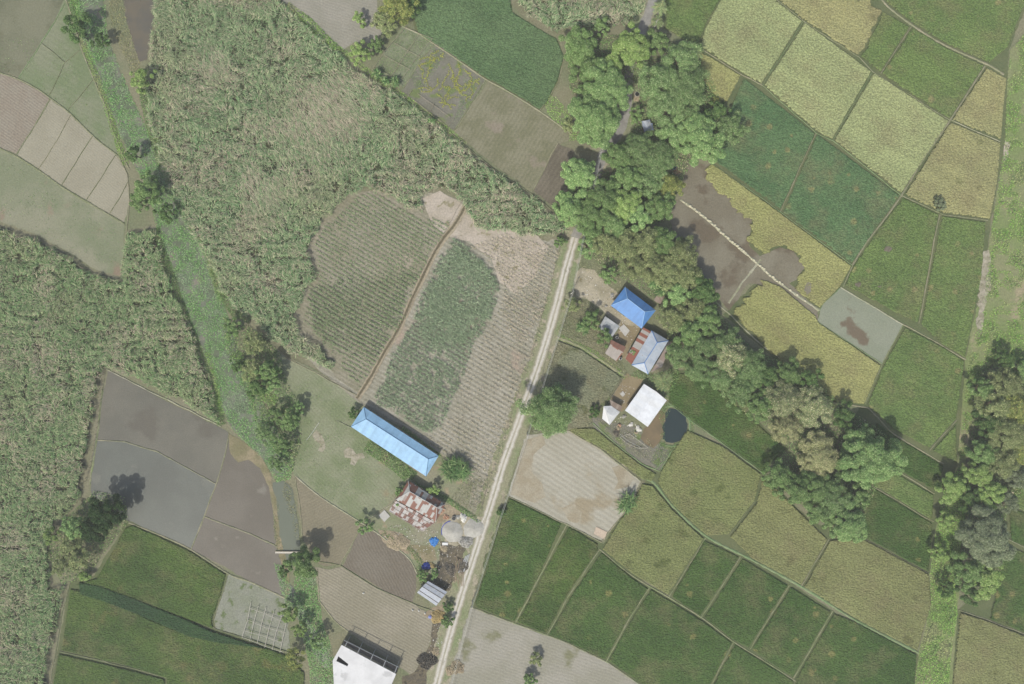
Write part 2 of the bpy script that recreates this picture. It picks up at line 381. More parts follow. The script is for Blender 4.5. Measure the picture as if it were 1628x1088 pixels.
M['garden_pale'] = ground_mat('garden_pale', (146, 148, 134), (138, 142, 124), 0.15, 0.25, c3=(110, 122, 88), s3=0.3, t3=0.56, edge3=0.1)
M['yard_grass'] = ground_mat('yard_grass', (146, 150, 124), (128, 138, 106), 0.1, 0.24, rows=(math.radians(-45), 1.1, 0.16, (106, 112, 84)), c3=(150, 142, 116), s3=0.06, t3=0.62, edge3=0.08)
M['yard_dry'] = ground_mat('yard_dry', (150, 148, 126), (136, 142, 112), 0.1, 0.24, c3=(160, 148, 124), s3=0.15, t3=0.58, edge3=0.1)
M['dirt'] = ground_mat('dirt', (182, 174, 152), (160, 154, 132), 0.15, 0.2, c3=(130, 124, 98), s3=0.3, t3=0.6, edge3=0.1)
M['dirt_brown'] = ground_mat('dirt_brown', (150, 138, 116), (162, 150, 128), 0.25, 0.3)
M['yard_bare'] = ground_mat('yard_bare', (150, 138, 112), (142, 130, 104), 0.2, 0.12)
M['burnt'] = ground_mat('burnt', (102, 98, 88), (124, 116, 98), 0.3, 0.4, c3=(84, 82, 74), s3=0.3, t3=0.55, edge3=0.1)
M['mud_brown'] = ground_mat('mud_brown', (124, 118, 100), (134, 129, 111), 0.08, 0.2, rough=0.55, spec=0.35, c3=(112, 103, 86), s3=0.07, t3=0.53, edge3=0.06)
M['mud_green'] = ground_mat('mud_green', (146, 151, 132), (140, 146, 126), 0.08, 0.12, c3=(120, 110, 94), s3=0.07, t3=0.57, edge3=0.06, rough=0.6)
M['mud_pale'] = ground_mat('mud_pale', (177, 174, 158), (168, 165, 148), 0.08, 0.14, rows=(math.radians(-33), 1.7, 0.42, (148, 140, 122), 0.7), c3=(156, 146, 122), s3=0.045, t3=0.56, edge3=0.08, rough=0.6)
M['mud_patch'] = ground_mat('mud_patch', (154, 144, 120), (166, 159, 138), 0.2, 0.12, rough=0.5, spec=0.3)
M['olive_ground'] = ground_mat('olive_ground', (118, 120, 96), (126, 126, 102), 0.1, 0.2)
M['crop_soil'] = ground_mat('crop_soil', (102, 112, 82), (112, 118, 88), 0.1, 0.2)
M['cane_soil'] = ground_mat('cane_soil', (128, 128, 104), (140, 138, 116), 0.1, 0.3)
M['dirt_patch'] = ground_mat('dirt_patch', (174, 168, 150), (150, 146, 124), 0.5, 0.25, c3=(132, 130, 108), s3=0.6, t3=0.56, edge3=0.1)
M['concrete'] = plain('concrete', (190, 188, 180), 0.9, 0.1)
M['bank_grass'] = ground_mat('bank_grass', (134, 146, 106), (150, 150, 122), 0.25, 0.3)
M['bank_dry'] = ground_mat('bank_dry', (156, 152, 128), (140, 142, 114), 0.25, 0.25)
M['bank_pale'] = ground_mat('bank_pale', (174, 172, 150), (154, 156, 128), 0.25, 0.25)
M['bank_dark'] = ground_mat('bank_dark', (124, 130, 100), (138, 140, 114), 0.25, 0.3)
M['bank_green'] = ground_mat('bank_green', (122, 144, 104), (136, 150, 114), 0.25, 0.25)

def water_mat(name, c, rough=0.12, c2=None):
    m = NT(name); col = m.mix(m.ramp(m.noise(m.pos(), 0.2, 4), 0.35, 0.65), A(c), A(c2 or c)); m.l(col, m.b.inputs['Base Color'])
    m.b.inputs['Roughness'].default_value = rough; m.b.inputs['IOR'].default_value = 1.33; m.b.inputs['Specular IOR Level'].default_value = 0.5
    b = m.n('ShaderNodeBump'); b.inputs['Strength'].default_value = 0.1; m.l(m.noise(m.pos(), 4, 3), b.inputs['Height']); m.l(b.outputs[0], m.b.inputs['Normal'])
    return m.m
M['pond_dark'] = water_mat('pond_dark', (66, 76, 76)); M['pond_brown'] = water_mat('pond_brown', (134, 120, 96), 0.2, (120, 110, 90))
M['pond_grey'] = water_mat('pond_grey', (108, 106, 98), 0.15, (118, 112, 98)); M['canal_water'] = water_mat('canal_water', (116, 122, 108), 0.15)

# ------------------------------------------------------------------ base ground
g = MB(); g.prism([(-1500, -1500), (1500, -1500), (1500, 1500), (-1500, 1500)], -0.5, 0.0); go = g.build('ground', M['ground']); go['kind'] = 'structure'

# ------------------------------------------------------------------ field floors (name, material, layer, outline)
FIELDS = [
 ('pasture', 1, [(-70,-70),(104,-70),(104,12),(86,36),(66,69),(30,123),(0,114),(-70,95)]),
 ('pasture_green', 1, [(104,-5),(86,36),(66,69),(29,125),(60,142),(80,155),(110,178),(150,217),(187,245),(180,210),(168,170),(150,128),(130,85),(118,50)]),
 ('pink_plow', 1, [(-70,98),(0,117),(30,128),(60,143),(80,156),(55,200),(27,245),(0,235),(-70,200)]),
 ('stubble', 1, [(80,158),(27,246),(65,271),(100,296),(140,320),(198,355),(206,318),(203,278),(185,247),(150,218),(110,180)]),
 ('pasture_low', 1, [(-70,205),(0,237),(27,250),(65,275),(100,299),(140,324),(197,357),(197,400),(192,440),(150,428),(110,402),(60,374),(0,352),(-70,330)]),
 ('cane_soil', 1, [(-80,335),(0,357),(60,377),(110,404),(150,430),(192,442),(198,400),(200,365),(248,360),(262,420),(285,480),(320,560),(345,640),(352,677),(300,650),(250,625),(195,597),(170,586),(163,620),(156,680),(143,770),(132,800),(95,830),(80,880),(85,930),(112,925),(98,980),(88,1040),(76,1140),(-80,1140)]),
 ('cane_soil', 2, [(248,-70),(440,-70),(446,0),(475,25),(510,60),(540,82),(560,105),(600,127),(640,152),(700,197),(740,232),(790,272),(850,312),(900,352),(905,372),(885,400),(735,600),(568,630),(500,585),(455,570),(400,510),(350,470),(335,430),(315,390),(290,350),(268,300),(250,250),(236,200),(228,150),(235,100),(242,50)]),
 ('soil_olive', 4, [(498,366),(520,336),(556,308),(622,298),(684,335),(726,350),(704,382),(684,415),(664,460),(647,502),(624,542),(600,578),(572,626),(535,602),(505,556),(466,520),(468,478),(492,440),(490,395)]),
 ('soil_rows', 3, [(505,375),(560,320),(700,305),(745,325),(800,362),(870,385),(907,372),(893,430),(868,510),(840,590),(818,670),(792,760),(768,822),(745,805),(752,770),(700,722),(640,680),(570,640),(520,600),(478,560),(470,520),(498,440)]),
 ('pale_soil', 4, [(672,315),(700,305),(735,325),(760,360),(800,362),(850,372),(872,392),(850,440),(820,470),(795,450),(780,410),(745,385),(712,376),(690,360),(680,340)]),
 ('plow_top', 1, [(430,-70),(600,-70),(600,20),(610,52),(592,68),(562,68),(545,80),(510,60),(475,25),(446,0)]),
 ('crop_soil', 1, [(650,-70),(805,-70),(815,20),(860,48),(885,60),(898,90),(888,130),(870,165),(858,177),(800,141),(770,126),(720,92),(665,57),(650,20)]),
 ('cane_soil', 1, [(800,-70),(1045,-70),(1032,20),(1005,42),(960,52),(890,58),(858,46),(828,24),(812,5)]),
 ('garden', 2, [(598,102),(640,42),(692,66),(642,140),(600,120)]),
 ('garden_grey', 2, [(692,66),(772,126),(722,207),(640,145),(650,125)]),
 ('fallow', 2, [(776,130),(858,177),(912,216),(890,232),(848,303),(790,266),(722,210)]),
 ('fallow_dark', 3, [(886,228),(912,240),(908,290),(890,330),(876,326),(847,303)]),
 ('ground', 2, [(898,90),(915,150),(925,200),(912,216),(860,178),(872,165),(890,130)]),
 # wet paddies beside the canal
 ('wet_paddy', 2, [(172,588),(240,625),(300,655),(350,680),(364,690),(358,722),(344,770),(300,745),(250,718),(200,703),(152,700),(160,650)]),
 ('wet_paddy_blue', 2, [(152,700),(200,703),(250,718),(300,745),(344,770),(335,792),(325,821),(304,873),(260,852),(210,830),(150,812),(143,762)]),
 ('wet_paddy_brown', 2, [(364,690),(400,715),(420,742),(431,790),(440,868),(400,850),(325,821),(344,770),(358,722)]),
 ('wet_paddy_brown', 3, [(325,821),(400,850),(441,869),(452,915),(454,951),(400,927),(350,897),(304,873)]),
 ('bank_sand', 4, [(362,688),(385,700),(412,722),(430,752),(440,800),(445,850),(458,900),(462,945),(455,951),(452,915),(440,868),(436,820),(428,775),(414,745),(395,730),(378,735),(366,722)]),
 ('crop_soil', 1, [(112,925),(150,915),(200,832),(212,831),(260,853),(304,874),(363,912),(355,940),(340,985),(342,1000),(400,1020),(462,1042),(480,1060),(490,1140),(74,1140),(90,1040)]),
 ('garden_pale', 2, [(363,912),(400,926),(455,952),(462,1036),(400,1016),(342,999),(340,985),(355,940)]),
 # village side, west of the road
 ('yard_grass', 1, [(440,560),(500,588),(570,630),(580,650),(640,690),(655,755),(620,800),(576,832),(510,790),(468,755),(455,700),(440,640)]),
 ('yard_dry', 1, [(570,632),(640,682),(700,724),(745,760),(768,822),(760,860),(735,900),(715,960),(690,975),(665,915),(640,880),(600,850),(576,830),(622,800),(655,755),(640,700),(580,655)]),
 ('furrow_a', 2, [(470,757),(510,790),(576,832),(558,868),(540,897),(515,900),(500,893),(484,860),(474,810)]),
 ('furrow_b', 2, [(577,836),(610,855),(650,888),(663,912),(662,935),(655,960),(610,938),(545,900),(560,868)]),
 ('furrow_c', 2, [(500,902),(520,905),(545,902),(600,935),(660,962),(688,980),(683,1025),(655,1075),(620,1050),(556,1006),(530,985),(507,955)]),
 ('burnt', 2, [(690,975),(715,990),(708,1040),(695,1090),(690,1140),(640,1140),(640,1075),(658,1070),(684,1025)]),
 ('burnt', 3, [(700,860),(735,868),(748,880),(722,940),(705,938),(690,925),(698,890)]),
 ('dirt_brown', 3, [(600,842),(640,848),(655,870),(650,882),(625,872),(608,862)]),
 ('dirt_brown', 3, [(688,965),(712,962),(716,975),(700,990),(672,978)]),
 ('dirt_brown', 3, [(700,800),(722,806),(742,822),(735,840),(705,830),(694,832)]),
 ('bank_sand', 3, [(652,866),(690,868),(695,890),(672,897),(655,888)]),
 ('dirt_patch', 3, [(497,692),(504,684),(510,690),(515,699),(518,712),(514,720),(506,718),(509,706),(501,702)]),
 ('dirt_patch', 3, [(546,718),(553,710),(561,714),(566,722),(576,719),(580,728),(569,731),(564,741),(556,738),(559,729),(549,727)]),
 # east of the road
 ('dirt', 2, [(925,425),(945,430),(962,450),(985,470),(972,488),(990,500),(1018,520),(1005,545),(996,575),(990,560),(985,520),(960,495),(940,480),(915,470),(910,440)]),
 ('yard_bare', 3, [(987,512),(1005,520),(1018,524),(1004,548),(992,572),(975,552)]),
 ('yard_bare', 3, [(996,594),(1022,604),(1018,615),(997,648),(989,655),(971,633)]),
 ('olive_ground', 1, [(885,538),(925,553),(992,598),(985,640),(955,668),(962,690),(1042,746),(1035,770),(1018,765),(985,735),(905,686),(842,690),(852,640),(872,570)]),
 ('garden_grey', 2, [(940,660),(970,672),(1010,680),(1040,700),(1066,718),(1050,748),(1020,735),(975,702),(945,680)]),
 ('mud_pale', 2, [(836,692),(870,688),(905,685),(960,718),(1019,765),(1003,802),(975,835),(957,860),(895,831),(808,789),(820,745)]),
 ('mud_patch', 3, [(836,700),(862,692),(868,706),(848,722),(846,750),(862,770),(868,790),(850,800),(812,786),(822,745)]),
 ('mud_patch', 3, [(972,745),(990,738),(1008,760),(1000,775),(975,780),(984,765)]),
 ('mud_patch', 3, [(893,808),(912,800),(925,815),(920,832),(905,828)]),
 ('crop_soil', 1, [(1065,588),(1110,590),(1180,650),(1255,712),(1212,752),(1150,707),(1095,668),(1062,640)]),
 ('crop_soil', 1, [(790,815),(810,789),(895,831),(957,862),(1035,935),(1065,950),(1120,855),(1200,890),(1330,975),(1460,1040),(1450,1140),(1080,1140),(965,1052),(900,1022),(820,992),(750,965)]),
 ('furrow_d', 2, [(748,966),(820,993),(900,1022),(965,1053),(1018,1088),(1040,1140),(690,1140),(708,1088),(728,1020)]),
 ('crop_soil', 1, [(1042,746),(1090,680),(1212,752),(1290,830),(1372,855),(1477,912),(1480,960),(1458,1038),(1360,987),(1280,937),(1195,892),(1122,855),(1064,948),(955,875),(985,820)]),
 ('crop_soil', 1, [(1055,-70),(1700,-70),(1628,20),(1604,80),(1598,230),(1575,352),(1565,440),(1535,572),(1522,740),(1490,830),(1478,912),(1372,855),(1340,700),(1400,578),(1300,510),(1303,493),(1200,410),(1130,258),(1110,160),(1110,75),(1055,45)]),
 ('mud_brown', 2, [(1093,258),(1128,262),(1140,290),(1160,310),(1195,350),(1190,392),(1215,412),(1300,495),(1300,512),(1215,455),(1190,450),(1160,495),(1140,470),(1080,400),(1060,330),(1080,315)]),
 ('mud_green', 3, [(1336,457),(1436,516),(1402,579),(1299,511),(1308,484)]),
 ('crop_soil', 1, [(1205,445),(1303,511),(1400,580),(1375,645),(1320,650),(1150,500)]),
 ('crop_soil', 1, [(1600,760),(1700,760),(1700,1140),(1505,1140),(1522,970),(1560,940),(1590,880)]),
]
for i, (mk, lay, pts) in enumerate(FIELDS): sheet({'crop_soil': 'field', 'cane_soil': 'field'}.get(mk, 'field'), pts, M[mk], 0.02*lay+0.0006*i)
sheet('canal_bed', [(114,-60),(160,-60),(168,50),(186,100),(206,150),(230,200),(250,262),(272,302),(298,350),(323,400),(343,450),(360,500),(376,550),(396,600),(418,645),(443,690),(466,740),(445,762),(422,735),(394,705),(368,680),(354,650),(342,600),(324,555),(302,505),(282,452),(264,400),(248,352),(238,300),(214,262),(188,205),(168,155),(148,105),(130,60),(114,10)], ground_mat('canal_bed', (104, 114, 92), (124, 128, 112), 0.15, 0.3, c3=(136, 130, 116), s3=0.15, t3=0.58, edge3=0.1, rough=0.5), 0.09)
sheet('field', [(1606,80),(1640,40),(1700,40),(1700,570),(1600,570),(1560,590),(1548,650),(1536,720),(1528,900),(1522,975),(1508,1140),(1448,1140),(1460,1040),(1480,960),(1478,912),(1488,840),(1522,740),(1535,572),(1567,420),(1578,350),(1598,235),(1602,120)], ground_mat('weedy_ground', (128, 142, 96), (140, 144, 108), 0.06, 0.3, c3=(160, 152, 124), s3=0.07, t3=0.58, edge3=0.08), 0.085)
# open water
for mk, pts in (('pond_grey', [(186,-70),(252,-70),(248,20),(240,50),(234,95),(222,98),(212,70),(200,30)]),
                ('canal_water', [(434,768),(452,764),(466,780),(474,830),(478,870),(470,900),(446,890),(440,850),(436,800)]),
                ('pond_dark', [(1057,656),(1064,650),(1074,650),(1084,654),(1091,664),(1093,680),(1089,692),(1080,701),(1070,705),(1060,704),(1053,697),(1055,688),(1052,680),(1058,670)]),
                ('pond_brown', [(1048,652),(1060,658),(1060,690),(1050,702),(1038,712),(1026,706),(1018,697),(1024,682),(1034,676)]),
                ('canal_water', [(455,925),(468,935),(490,985),(520,1030),(528,1060),(515,1062),(492,1030),(474,985),(458,950)])):
    sheet('pond', pts, M[mk], 0.085 if mk != 'pond_dark' else 0.09, 0.12, 1.0)

# ------------------------------------------------------------------ earth banks and paths
def bank(pts, w=0.9, m='bank_grass', name='field_bank', hs=1.0): return ribbon(name, pts, w*0.6, M[m], [(a, h*hs) for a, h in BANK], z0=0.03, jit=0.2, curve=len(pts) > 5, step=0.8)
for pts, w_, m_ in [
 ([(-40,103),(0,116),(30,126),(60,142),(80,156),(110,179),(150,218),(187,247)], 1.0, 'bank_dark'),
 ([(103,5),(86,37),(66,69),(30,124)], 0.7, 'bank_green'), ([(66,69),(104,100)], 0.4, 'bank_dark'), ([(126,80),(104,100),(78,152)], 0.5, 'bank_dark'), ([(148,128),(108,175)], 0.4, 'bank_dark'),
 ([(80,157),(55,200),(26,246)], 0.8, 'bank_dark'), ([(112,184),(90,225),(62,268)], 0.4, 'bank_dry'), ([(147,217),(120,260),(98,294)], 0.5, 'bank_dark'), ([(184,247),(160,285),(137,318)], 0.5, 'bank_dark'), ([(203,290),(190,315),(174,341)], 0.5, 'bank_dark'),
 ([(-40,215),(0,236),(27,249),(65,273),(100,298),(140,322),(198,356)], 1.4, 'bank_dark'),
 ([(192,440),(198,400),(206,318),(203,278),(188,248)], 0.8, 'bank_dry'),
 ([(105,0),(118,35),(130,78),(150,128),(168,170),(180,210),(205,268)], 1.0, 'bank_dry'),
 ([(152,700),(200,703),(250,718),(300,745),(344,770)], 0.8, 'bank_dry'), ([(364,690),(358,722),(344,770),(335,792),(325,821),(304,873)], 0.9, 'bank_dry'),
 ([(325,821),(400,850),(441,869)], 1.0, 'bank_dry'), ([(205,831),(260,853),(304,874),(363,912),(400,926),(454,951)], 1.2, 'bank_dry'),
 ([(163,620),(156,680),(143,770)], 1.2, 'bank_grass'), ([(170,587),(240,623),(300,652),(352,678)], 0.8, 'bank_pale'),
 ([(95,1036),(140,1045),(200,1060),(265,1077)], 0.8, 'bank_dark'), ([(363,912),(355,940),(340,985),(342,999),(400,1017),(462,1038)], 0.6, 'bank_dark'),
 ([(112,925),(98,980),(88,1040),(78,1100)], 0.7, 'bank_dark'),
 ([(470,757),(510,790),(576,832),(610,855),(650,888),(663,912)], 0.9, 'bank_pale'), ([(576,834),(558,868),(540,898)], 0.7, 'bank_dry'), ([(508,893),(540,898),(600,936),(660,961),(690,972)], 0.7, 'bank_dark'),
 ([(470,760),(476,800),(482,860)], 0.7, 'bank_dry'), ([(505,905),(507,955),(530,985),(556,1006)], 1.0, 'bank_dry'),
 ([(660,735),(655,770),(622,802),(580,828)], 0.5, 'bank_pale'), ([(455,570),(500,592),(570,630)], 0.7, 'bank_dry'), ([(535,668),(600,700)], 0.3, 'bank_pale'),
 ([(446,0),(475,25),(510,60),(545,82),(600,127),(640,152),(700,197),(740,232),(790,272),(850,312),(890,345)], 0.8, 'bank_dark'),
 ([(660,50),(720,90),(772,126),(800,141),(858,177),(912,216)], 1.0, 'bank_dry'), ([(640,42),(692,66)], 0.5, 'bank_pale'), ([(692,68),(665,102),(642,140)], 0.9, 'bank_dark'), ([(772,128),(722,208)], 0.8, 'bank_dark'), ([(898,90),(888,130),(858,177)], 0.6, 'bank_dry'), ([(886,228),(848,303)], 0.8, 'bank_dry'), 
 ([(1110,75),(1180,120),(1212,136)], 0.6, 'bank_dry'), ([(1212,136),(1298,212),(1325,224),(1432,311)], 0.5, 'bank_green'), ([(1235,0),(1277,34),(1366,91),(1387,114),(1510,192)], 0.6, 'bank_dark'),
 ([(1277,34),(1252,75),(1212,136)], 0.5, 'bank_green'), ([(1387,115),(1360,160),(1324,223)], 0.5, 'bank_green'), ([(1449,42),(1400,118)], 0.5, 'bank_dry'),
 ([(1398,-20),(1405,4),(1447,38),(1500,71),(1570,103),(1596,119)], 1.3, 'bank_dry'), ([(1566,105),(1510,192),(1470,250),(1433,311),(1405,350),(1378,385),(1355,422)], 1.0, 'bank_dry'), ([(1355,422),(1340,456)], 0.7, 'bank_grass'),
 ([(1512,192),(1590,225)], 0.6, 'bank_pale'), ([(1433,311),(1480,332),(1500,341),(1570,351)], 0.8, 'bank_dark'), ([(1297,212),(1270,270),(1241,337)], 0.5, 'bank_dry'), ([(1494,341),(1485,380),(1475,440),(1461,515)], 0.7, 'bank_dry'),
 ([(1128,257),(1241,337),(1355,422)], 0.5, 'bank_green'), ([(1336,457),(1380,483),(1436,516)], 0.8, 'bank_pale'), ([(1436,516),(1490,545),(1535,572)], 0.8, 'bank_dry'), ([(1436,516),(1402,579),(1375,643)], 0.6, 'bank_grass'), ([(1299,511),(1402,579)], 0.5, 'bank_green'),
 ([(1325,640),(1380,648),(1420,690),(1500,737)], 0.9, 'bank_dry'), ([(1520,668),(1500,690),(1478,716)], 0.7, 'bank_dry'), ([(1422,746),(1486,785)], 0.8, 'bank_dry'), ([(1385,772),(1484,830)], 0.6, 'bank_dry'), ([(1370,855),(1477,912)], 0.4, 'bank_dry'),
 ([(1300,500),(1308,484),(1336,457)], 0.6, 'bank_green'),
 ([(1062,640),(1095,666),(1150,706),(1212,752)], 0.6, 'bank_green'), ([(808,789),(895,831),(957,862)], 0.8, 'bank_dry'), ([(902,833),(862,910),(820,990)], 0.8, 'bank_grass'), ([(953,875),(905,945),(870,1010)], 0.7, 'bank_grass'), ([(1033,933),(1000,985),(964,1052)], 0.7, 'bank_grass'),
 ([(953,873),(1005,915),(1064,950),(1120,985),(1166,1020),(1230,1060),(1290,1100)], 0.9, 'bank_grass'), ([(1122,855),(1064,948)], 0.6, 'bank_grass'), ([(1178,885),(1115,982)], 0.6, 'bank_grass'), ([(1255,930),(1192,1032)], 0.6, 'bank_grass'), ([(1323,972),(1262,1078)], 0.7, 'bank_grass'), ([(1166,1022),(1130,1090)], 0.6, 'bank_grass'),
 ([(1020,760),(1040,768),(1070,805),(1122,852),(1195,890),(1280,936),(1360,986),(1460,1038)], 1.6, 'bank_green'), ([(1199,798),(1158,852)], 0.5, 'bank_dark'), ([(1317,858),(1274,932)], 0.6, 'bank_dry'), ([(748,965),(820,992),(900,1021),(965,1052),(1020,1090)], 0.9, 'bank_grass'),
 ([(885,535),(925,552),(960,575),(994,598)], 1.8, 'bank_dry'), ([(905,685),(960,718),(1019,765),(1003,802),(957,860)], 0.9, 'bank_dry'), ([(942,672),(975,702),(1020,737),(1050,750),(1068,716)], 0.8, 'bank_green'), ([(1042,746),(1055,735)], 0.8, 'bank_green'),
 ([(1210,412),(1180,450),(1158,482)], 1.4, 'bank_pale'), ([(1138,480),(1165,505),(1200,540),(1240,570)], 0.9, 'bank_pale'), ([(1524,970),(1570,985),(1628,1008),(1660,1020)], 0.7, 'bank_dry'), ([(1608,800),(1660,830)], 0.5, 'bank_pale'), ([(1604,858),(1660,885)], 0.5, 'bank_pale'), ([(1605,905),(1660,925)], 0.5, 'bank_pale'), ([(1575,1000),(1550,1100)], 0.5, 'bank_dark'),
]: bank(pts, w_, m_)
# rim of the round pond
bank([(1056,648),(1068,645),(1084,648),(1094,662),(1097,680),(1090,700),(1076,709),(1058,708)], 1.2, 'bank_green')
# ditch track through the young cane
def track_mat():
    m = NT('ditch_track'); uv = m.n('ShaderNodeUVMap'); sx = m.n('ShaderNodeSeparateXYZ'); m.l(uv.outputs[0], sx.inputs[0])
    a = m.math('ABSOLUTE', m.math('SUBTRACT', sx.outputs[0], 0.42)); a = m.math('ADD', a, m.math('MULTIPLY', m.noise(m.pos(), 0.8), 0.2))
    col = m.mix(m.ramp(a, 0.2, 0.38), A((112, 106, 88)), A((164, 154, 132))); col = m.scale(col, m.ramp(m.noise(m.pos(), 1.5, 5), 0.3, 0.7, 0.8, 1.2))
    m.l(col, m.b.inputs['Base Color']); m.b.inputs['Roughness'].default_value = 0.95; return m.m
ribbon('path', [(742,326),(724,357),(707,378),(690,405),(673,440),(656,475),(636,520),(612,560),(590,600),(568,634)], 2.1, track_mat(), [(-1, 0.10), (-0.6, 0.12), (-0.2, 0.01), (0.2, 0.02), (0.6, 0.12), (1, 0.10)], z0=0.09)
def road_mat():
    m = NT('dirt_road'); uv = m.n('ShaderNodeUVMap'); sx = m.n('ShaderNodeSeparateXYZ'); m.l(uv.outputs[0], sx.inputs[0]); p = m.pos()
    c = m.math('ABSOLUTE', m.math('SUBTRACT', sx.outputs[0], 0.5)); n = m.noise(p, 0.9, 5, 0.65)
    rut = m.ramp(m.math('ABSOLUTE', m.math('SUBTRACT', c, 0.17)), 0.04, 0.15, 1, 0)
    col = m.mix(m.math('MULTIPLY', rut, m.ramp(n, 0.25, 0.55, 0.5, 1)), A((178, 172, 156)), A((206, 202, 190)))
    mid = m.math('MULTIPLY', m.ramp(c, 0.02, 0.08, 1, 0), m.ramp(m.noise(p, 0.18, 4), 0.42, 0.58)); col = m.mix(m.math('MULTIPLY', mid, 0.75), col, A((150, 150, 124)))
    e = m.math('ADD', c, m.math('MULTIPLY', m.noise(p, 0.6, 5, 0.7), 0.2)); col = m.mix(m.ramp(e, 0.40, 0.52), col, A((148, 148, 122)))
    col = m.mix(m.ramp(m.noise(p, 0.22, 4), 0.6, 0.68, 0, 0.6), col, A((146, 142, 128)))
    col = m.scale(col, m.ramp(m.noise(p, 2.5, 5, 0.7), 0.25, 0.75, 0.86, 1.12)); m.l(col, m.b.inputs['Base Color']); m.b.inputs['Roughness'].default_value = 0.95
    b = m.n('ShaderNodeBump'); b.inputs['Strength'].default_value = 0.5; b.inputs['Distance'].default_value = 0.1; m.l(m.math('SUBTRACT', m.noise(p, 1.2, 5), m.math('MULTIPLY', rut, 0.5)), b.inputs['Height']); m.l(b.outputs[0], m.b.inputs['Normal'])
    return m.m
ROAD = [(1062,-60),(1040,-5),(1026,35),(1004,90),(999,130),(996,170),(985,208),(962,240),(945,290),(930,340),(914,378),(899,430),(885,485),(866,550),(846,610),(824,672),(800,738),(784,790),(768,840),(752,890),(738,932),(722,985),(708,1035),(694,1090),(680,1150)]
ribbon('road_verge', ROAD, 8.2, ground_mat('verge', (134, 144, 108), (152, 150, 124), 0.12, 0.3, c3=(168, 160, 140), s3=0.2, t3=0.56, edge3=0.1), [(-1, 0), (-0.5, 0.03), (0.5, 0.03), (1, 0)], z0=0.10)
NR = ROAD[:11]
ribbon('road', NR, 3.2, ground_mat('paved_road', (160, 158, 150), (146, 144, 136), 0.3, 0.15), [(-1, 0.0), (-0.5, 0.03), (0.5, 0.03), (1, 0.0)], z0=0.15)
ribbon('road', ROAD[10:], 3.9, road_mat(), [(-1, 0.0), (-0.5, 0.03), (-0.25, 0.01), (0, 0.05), (0.25, 0.01), (0.5, 0.03), (1, 0.0)], z0=0.155)
# bare yard apron by the sand heaps, and the pink bare path far right
sheet('ground', [(703,830),(722,822),(745,822),(772,822),(765,850),(745,860),(725,870),(708,862)], M['dirt'], 0.17)
sheet('path', jag([(1562,400),(1572,398),(1578,440),(1568,480),(1560,530),(1552,535),(1554,470),(1562,400)], 2.5, 6)[:-1], M['dirt_patch'], 0.14)
sheet('path', [(1598,225),(1606,228),(1602,255),(1594,258)], M['pale_soil'], 0.14)

# ================================================================== crops
def crop_mat(name, c1, c2, s=0.04, fine=0.22, c3=None, s3=0.28, t3=0.68, edge3=0.05, rows=None, f=1.0):
    """rice canopy: drifting tone, leafy grain, tan trampled spots"""
    m = NT(name); p = m.pos(); col = m.mix(m.ramp(m.noise(p, s, 5), 0.38, 0.62), A(c1, f), A(c2, f))
    if c3:
        sparse = t3 > 0.67
        if sparse:
            q = m.n('ShaderNodeVectorMath', operation='ADD'); m.l(p, q.inputs[0]); nz = m.n('ShaderNodeTexNoise'); nz.inputs['Scale'].default_value = 0.9; nz.inputs['Detail'].default_value = 3; m.l(p, nz.inputs['Vector'])
            sc_ = m.n('ShaderNodeVectorMath', operation='SCALE'); m.l(nz.outputs['Color'], sc_.inputs[0]); sc_.inputs['Scale'].default_value = 1.6; m.l(sc_.outputs[0], q.inputs[1])
            vo = m.n('ShaderNodeTexVoronoi'); vo.voronoi_dimensions = '2D'; vo.inputs['Scale'].default_value = 0.14; m.l(q.outputs[0], vo.inputs['Vector'])
            sp = m.n('ShaderNodeSeparateColor'); m.l(vo.outputs['Color'], sp.inputs[0])
            rad = m.ramp(sp.outputs[1], 0, 1, 0.08, 0.2); k = m.math('MULTIPLY', m.ramp(m.math('DIVIDE', vo.outputs['Distance'], rad), 0.5, 1.15, 0.75, 0), m.ramp(sp.outputs[0], 0.5, 0.52))
            k = m.math('MULTIPLY', k, m.ramp(m.noise(p, 0.035, 3), 0.42, 0.52)); col = m.mix(k, col, A(c3, f))
        else: col = m.mix(m.ramp(m.noise(p, s3, 4, 0.55), t3, t3+edge3, 0, 0.7), col, A(c3, f))
    mp_ = m.n('ShaderNodeMapping'); mp_.inputs['Scale'].default_value = (0.03, 0.22, 1); m.l(m.pos(ROW), mp_.inputs[0]); st_ = m.noise(mp_.outputs[0], 1.0, 4)
    col = m.scale(col, m.ramp(st_, 0.3, 0.7, 0.9, 1.08)); col = m.mix(m.ramp(m.noise(p, 0.09, 5, 0.65), 0.45, 0.68, 0, 0.35), col, m.scale(m.mix(0, A((150, 138, 108), f), A((150, 138, 108), f)), 0.75) if c3 else col)
    g1 = m.noise(p, 1.5, 3, 0.6); g2 = m.noise(p, 4.0, 3, 0.7)
    col = m.scale(col, m.ramp(g1, 0.32, 0.66, 1-fine*1.5, 1+fine)); col = m.scale(col, m.ramp(g2, 0.3, 0.7, 1-fine, 1+fine))
    m.l(col, m.b.inputs['Base Color']); m.b.inputs['Roughness'].default_value = 0.8; m.b.inputs['Specular IOR Level'].default_value = 0.15
    b = m.n('ShaderNodeBump'); b.inputs['Strength'].default_value = 0.35; b.inputs['Distance'].default_value = 0.15; m.l(g2, b.inputs['Height']); m.l(b.outputs[0], m.b.inputs['Normal'])
    return m.m
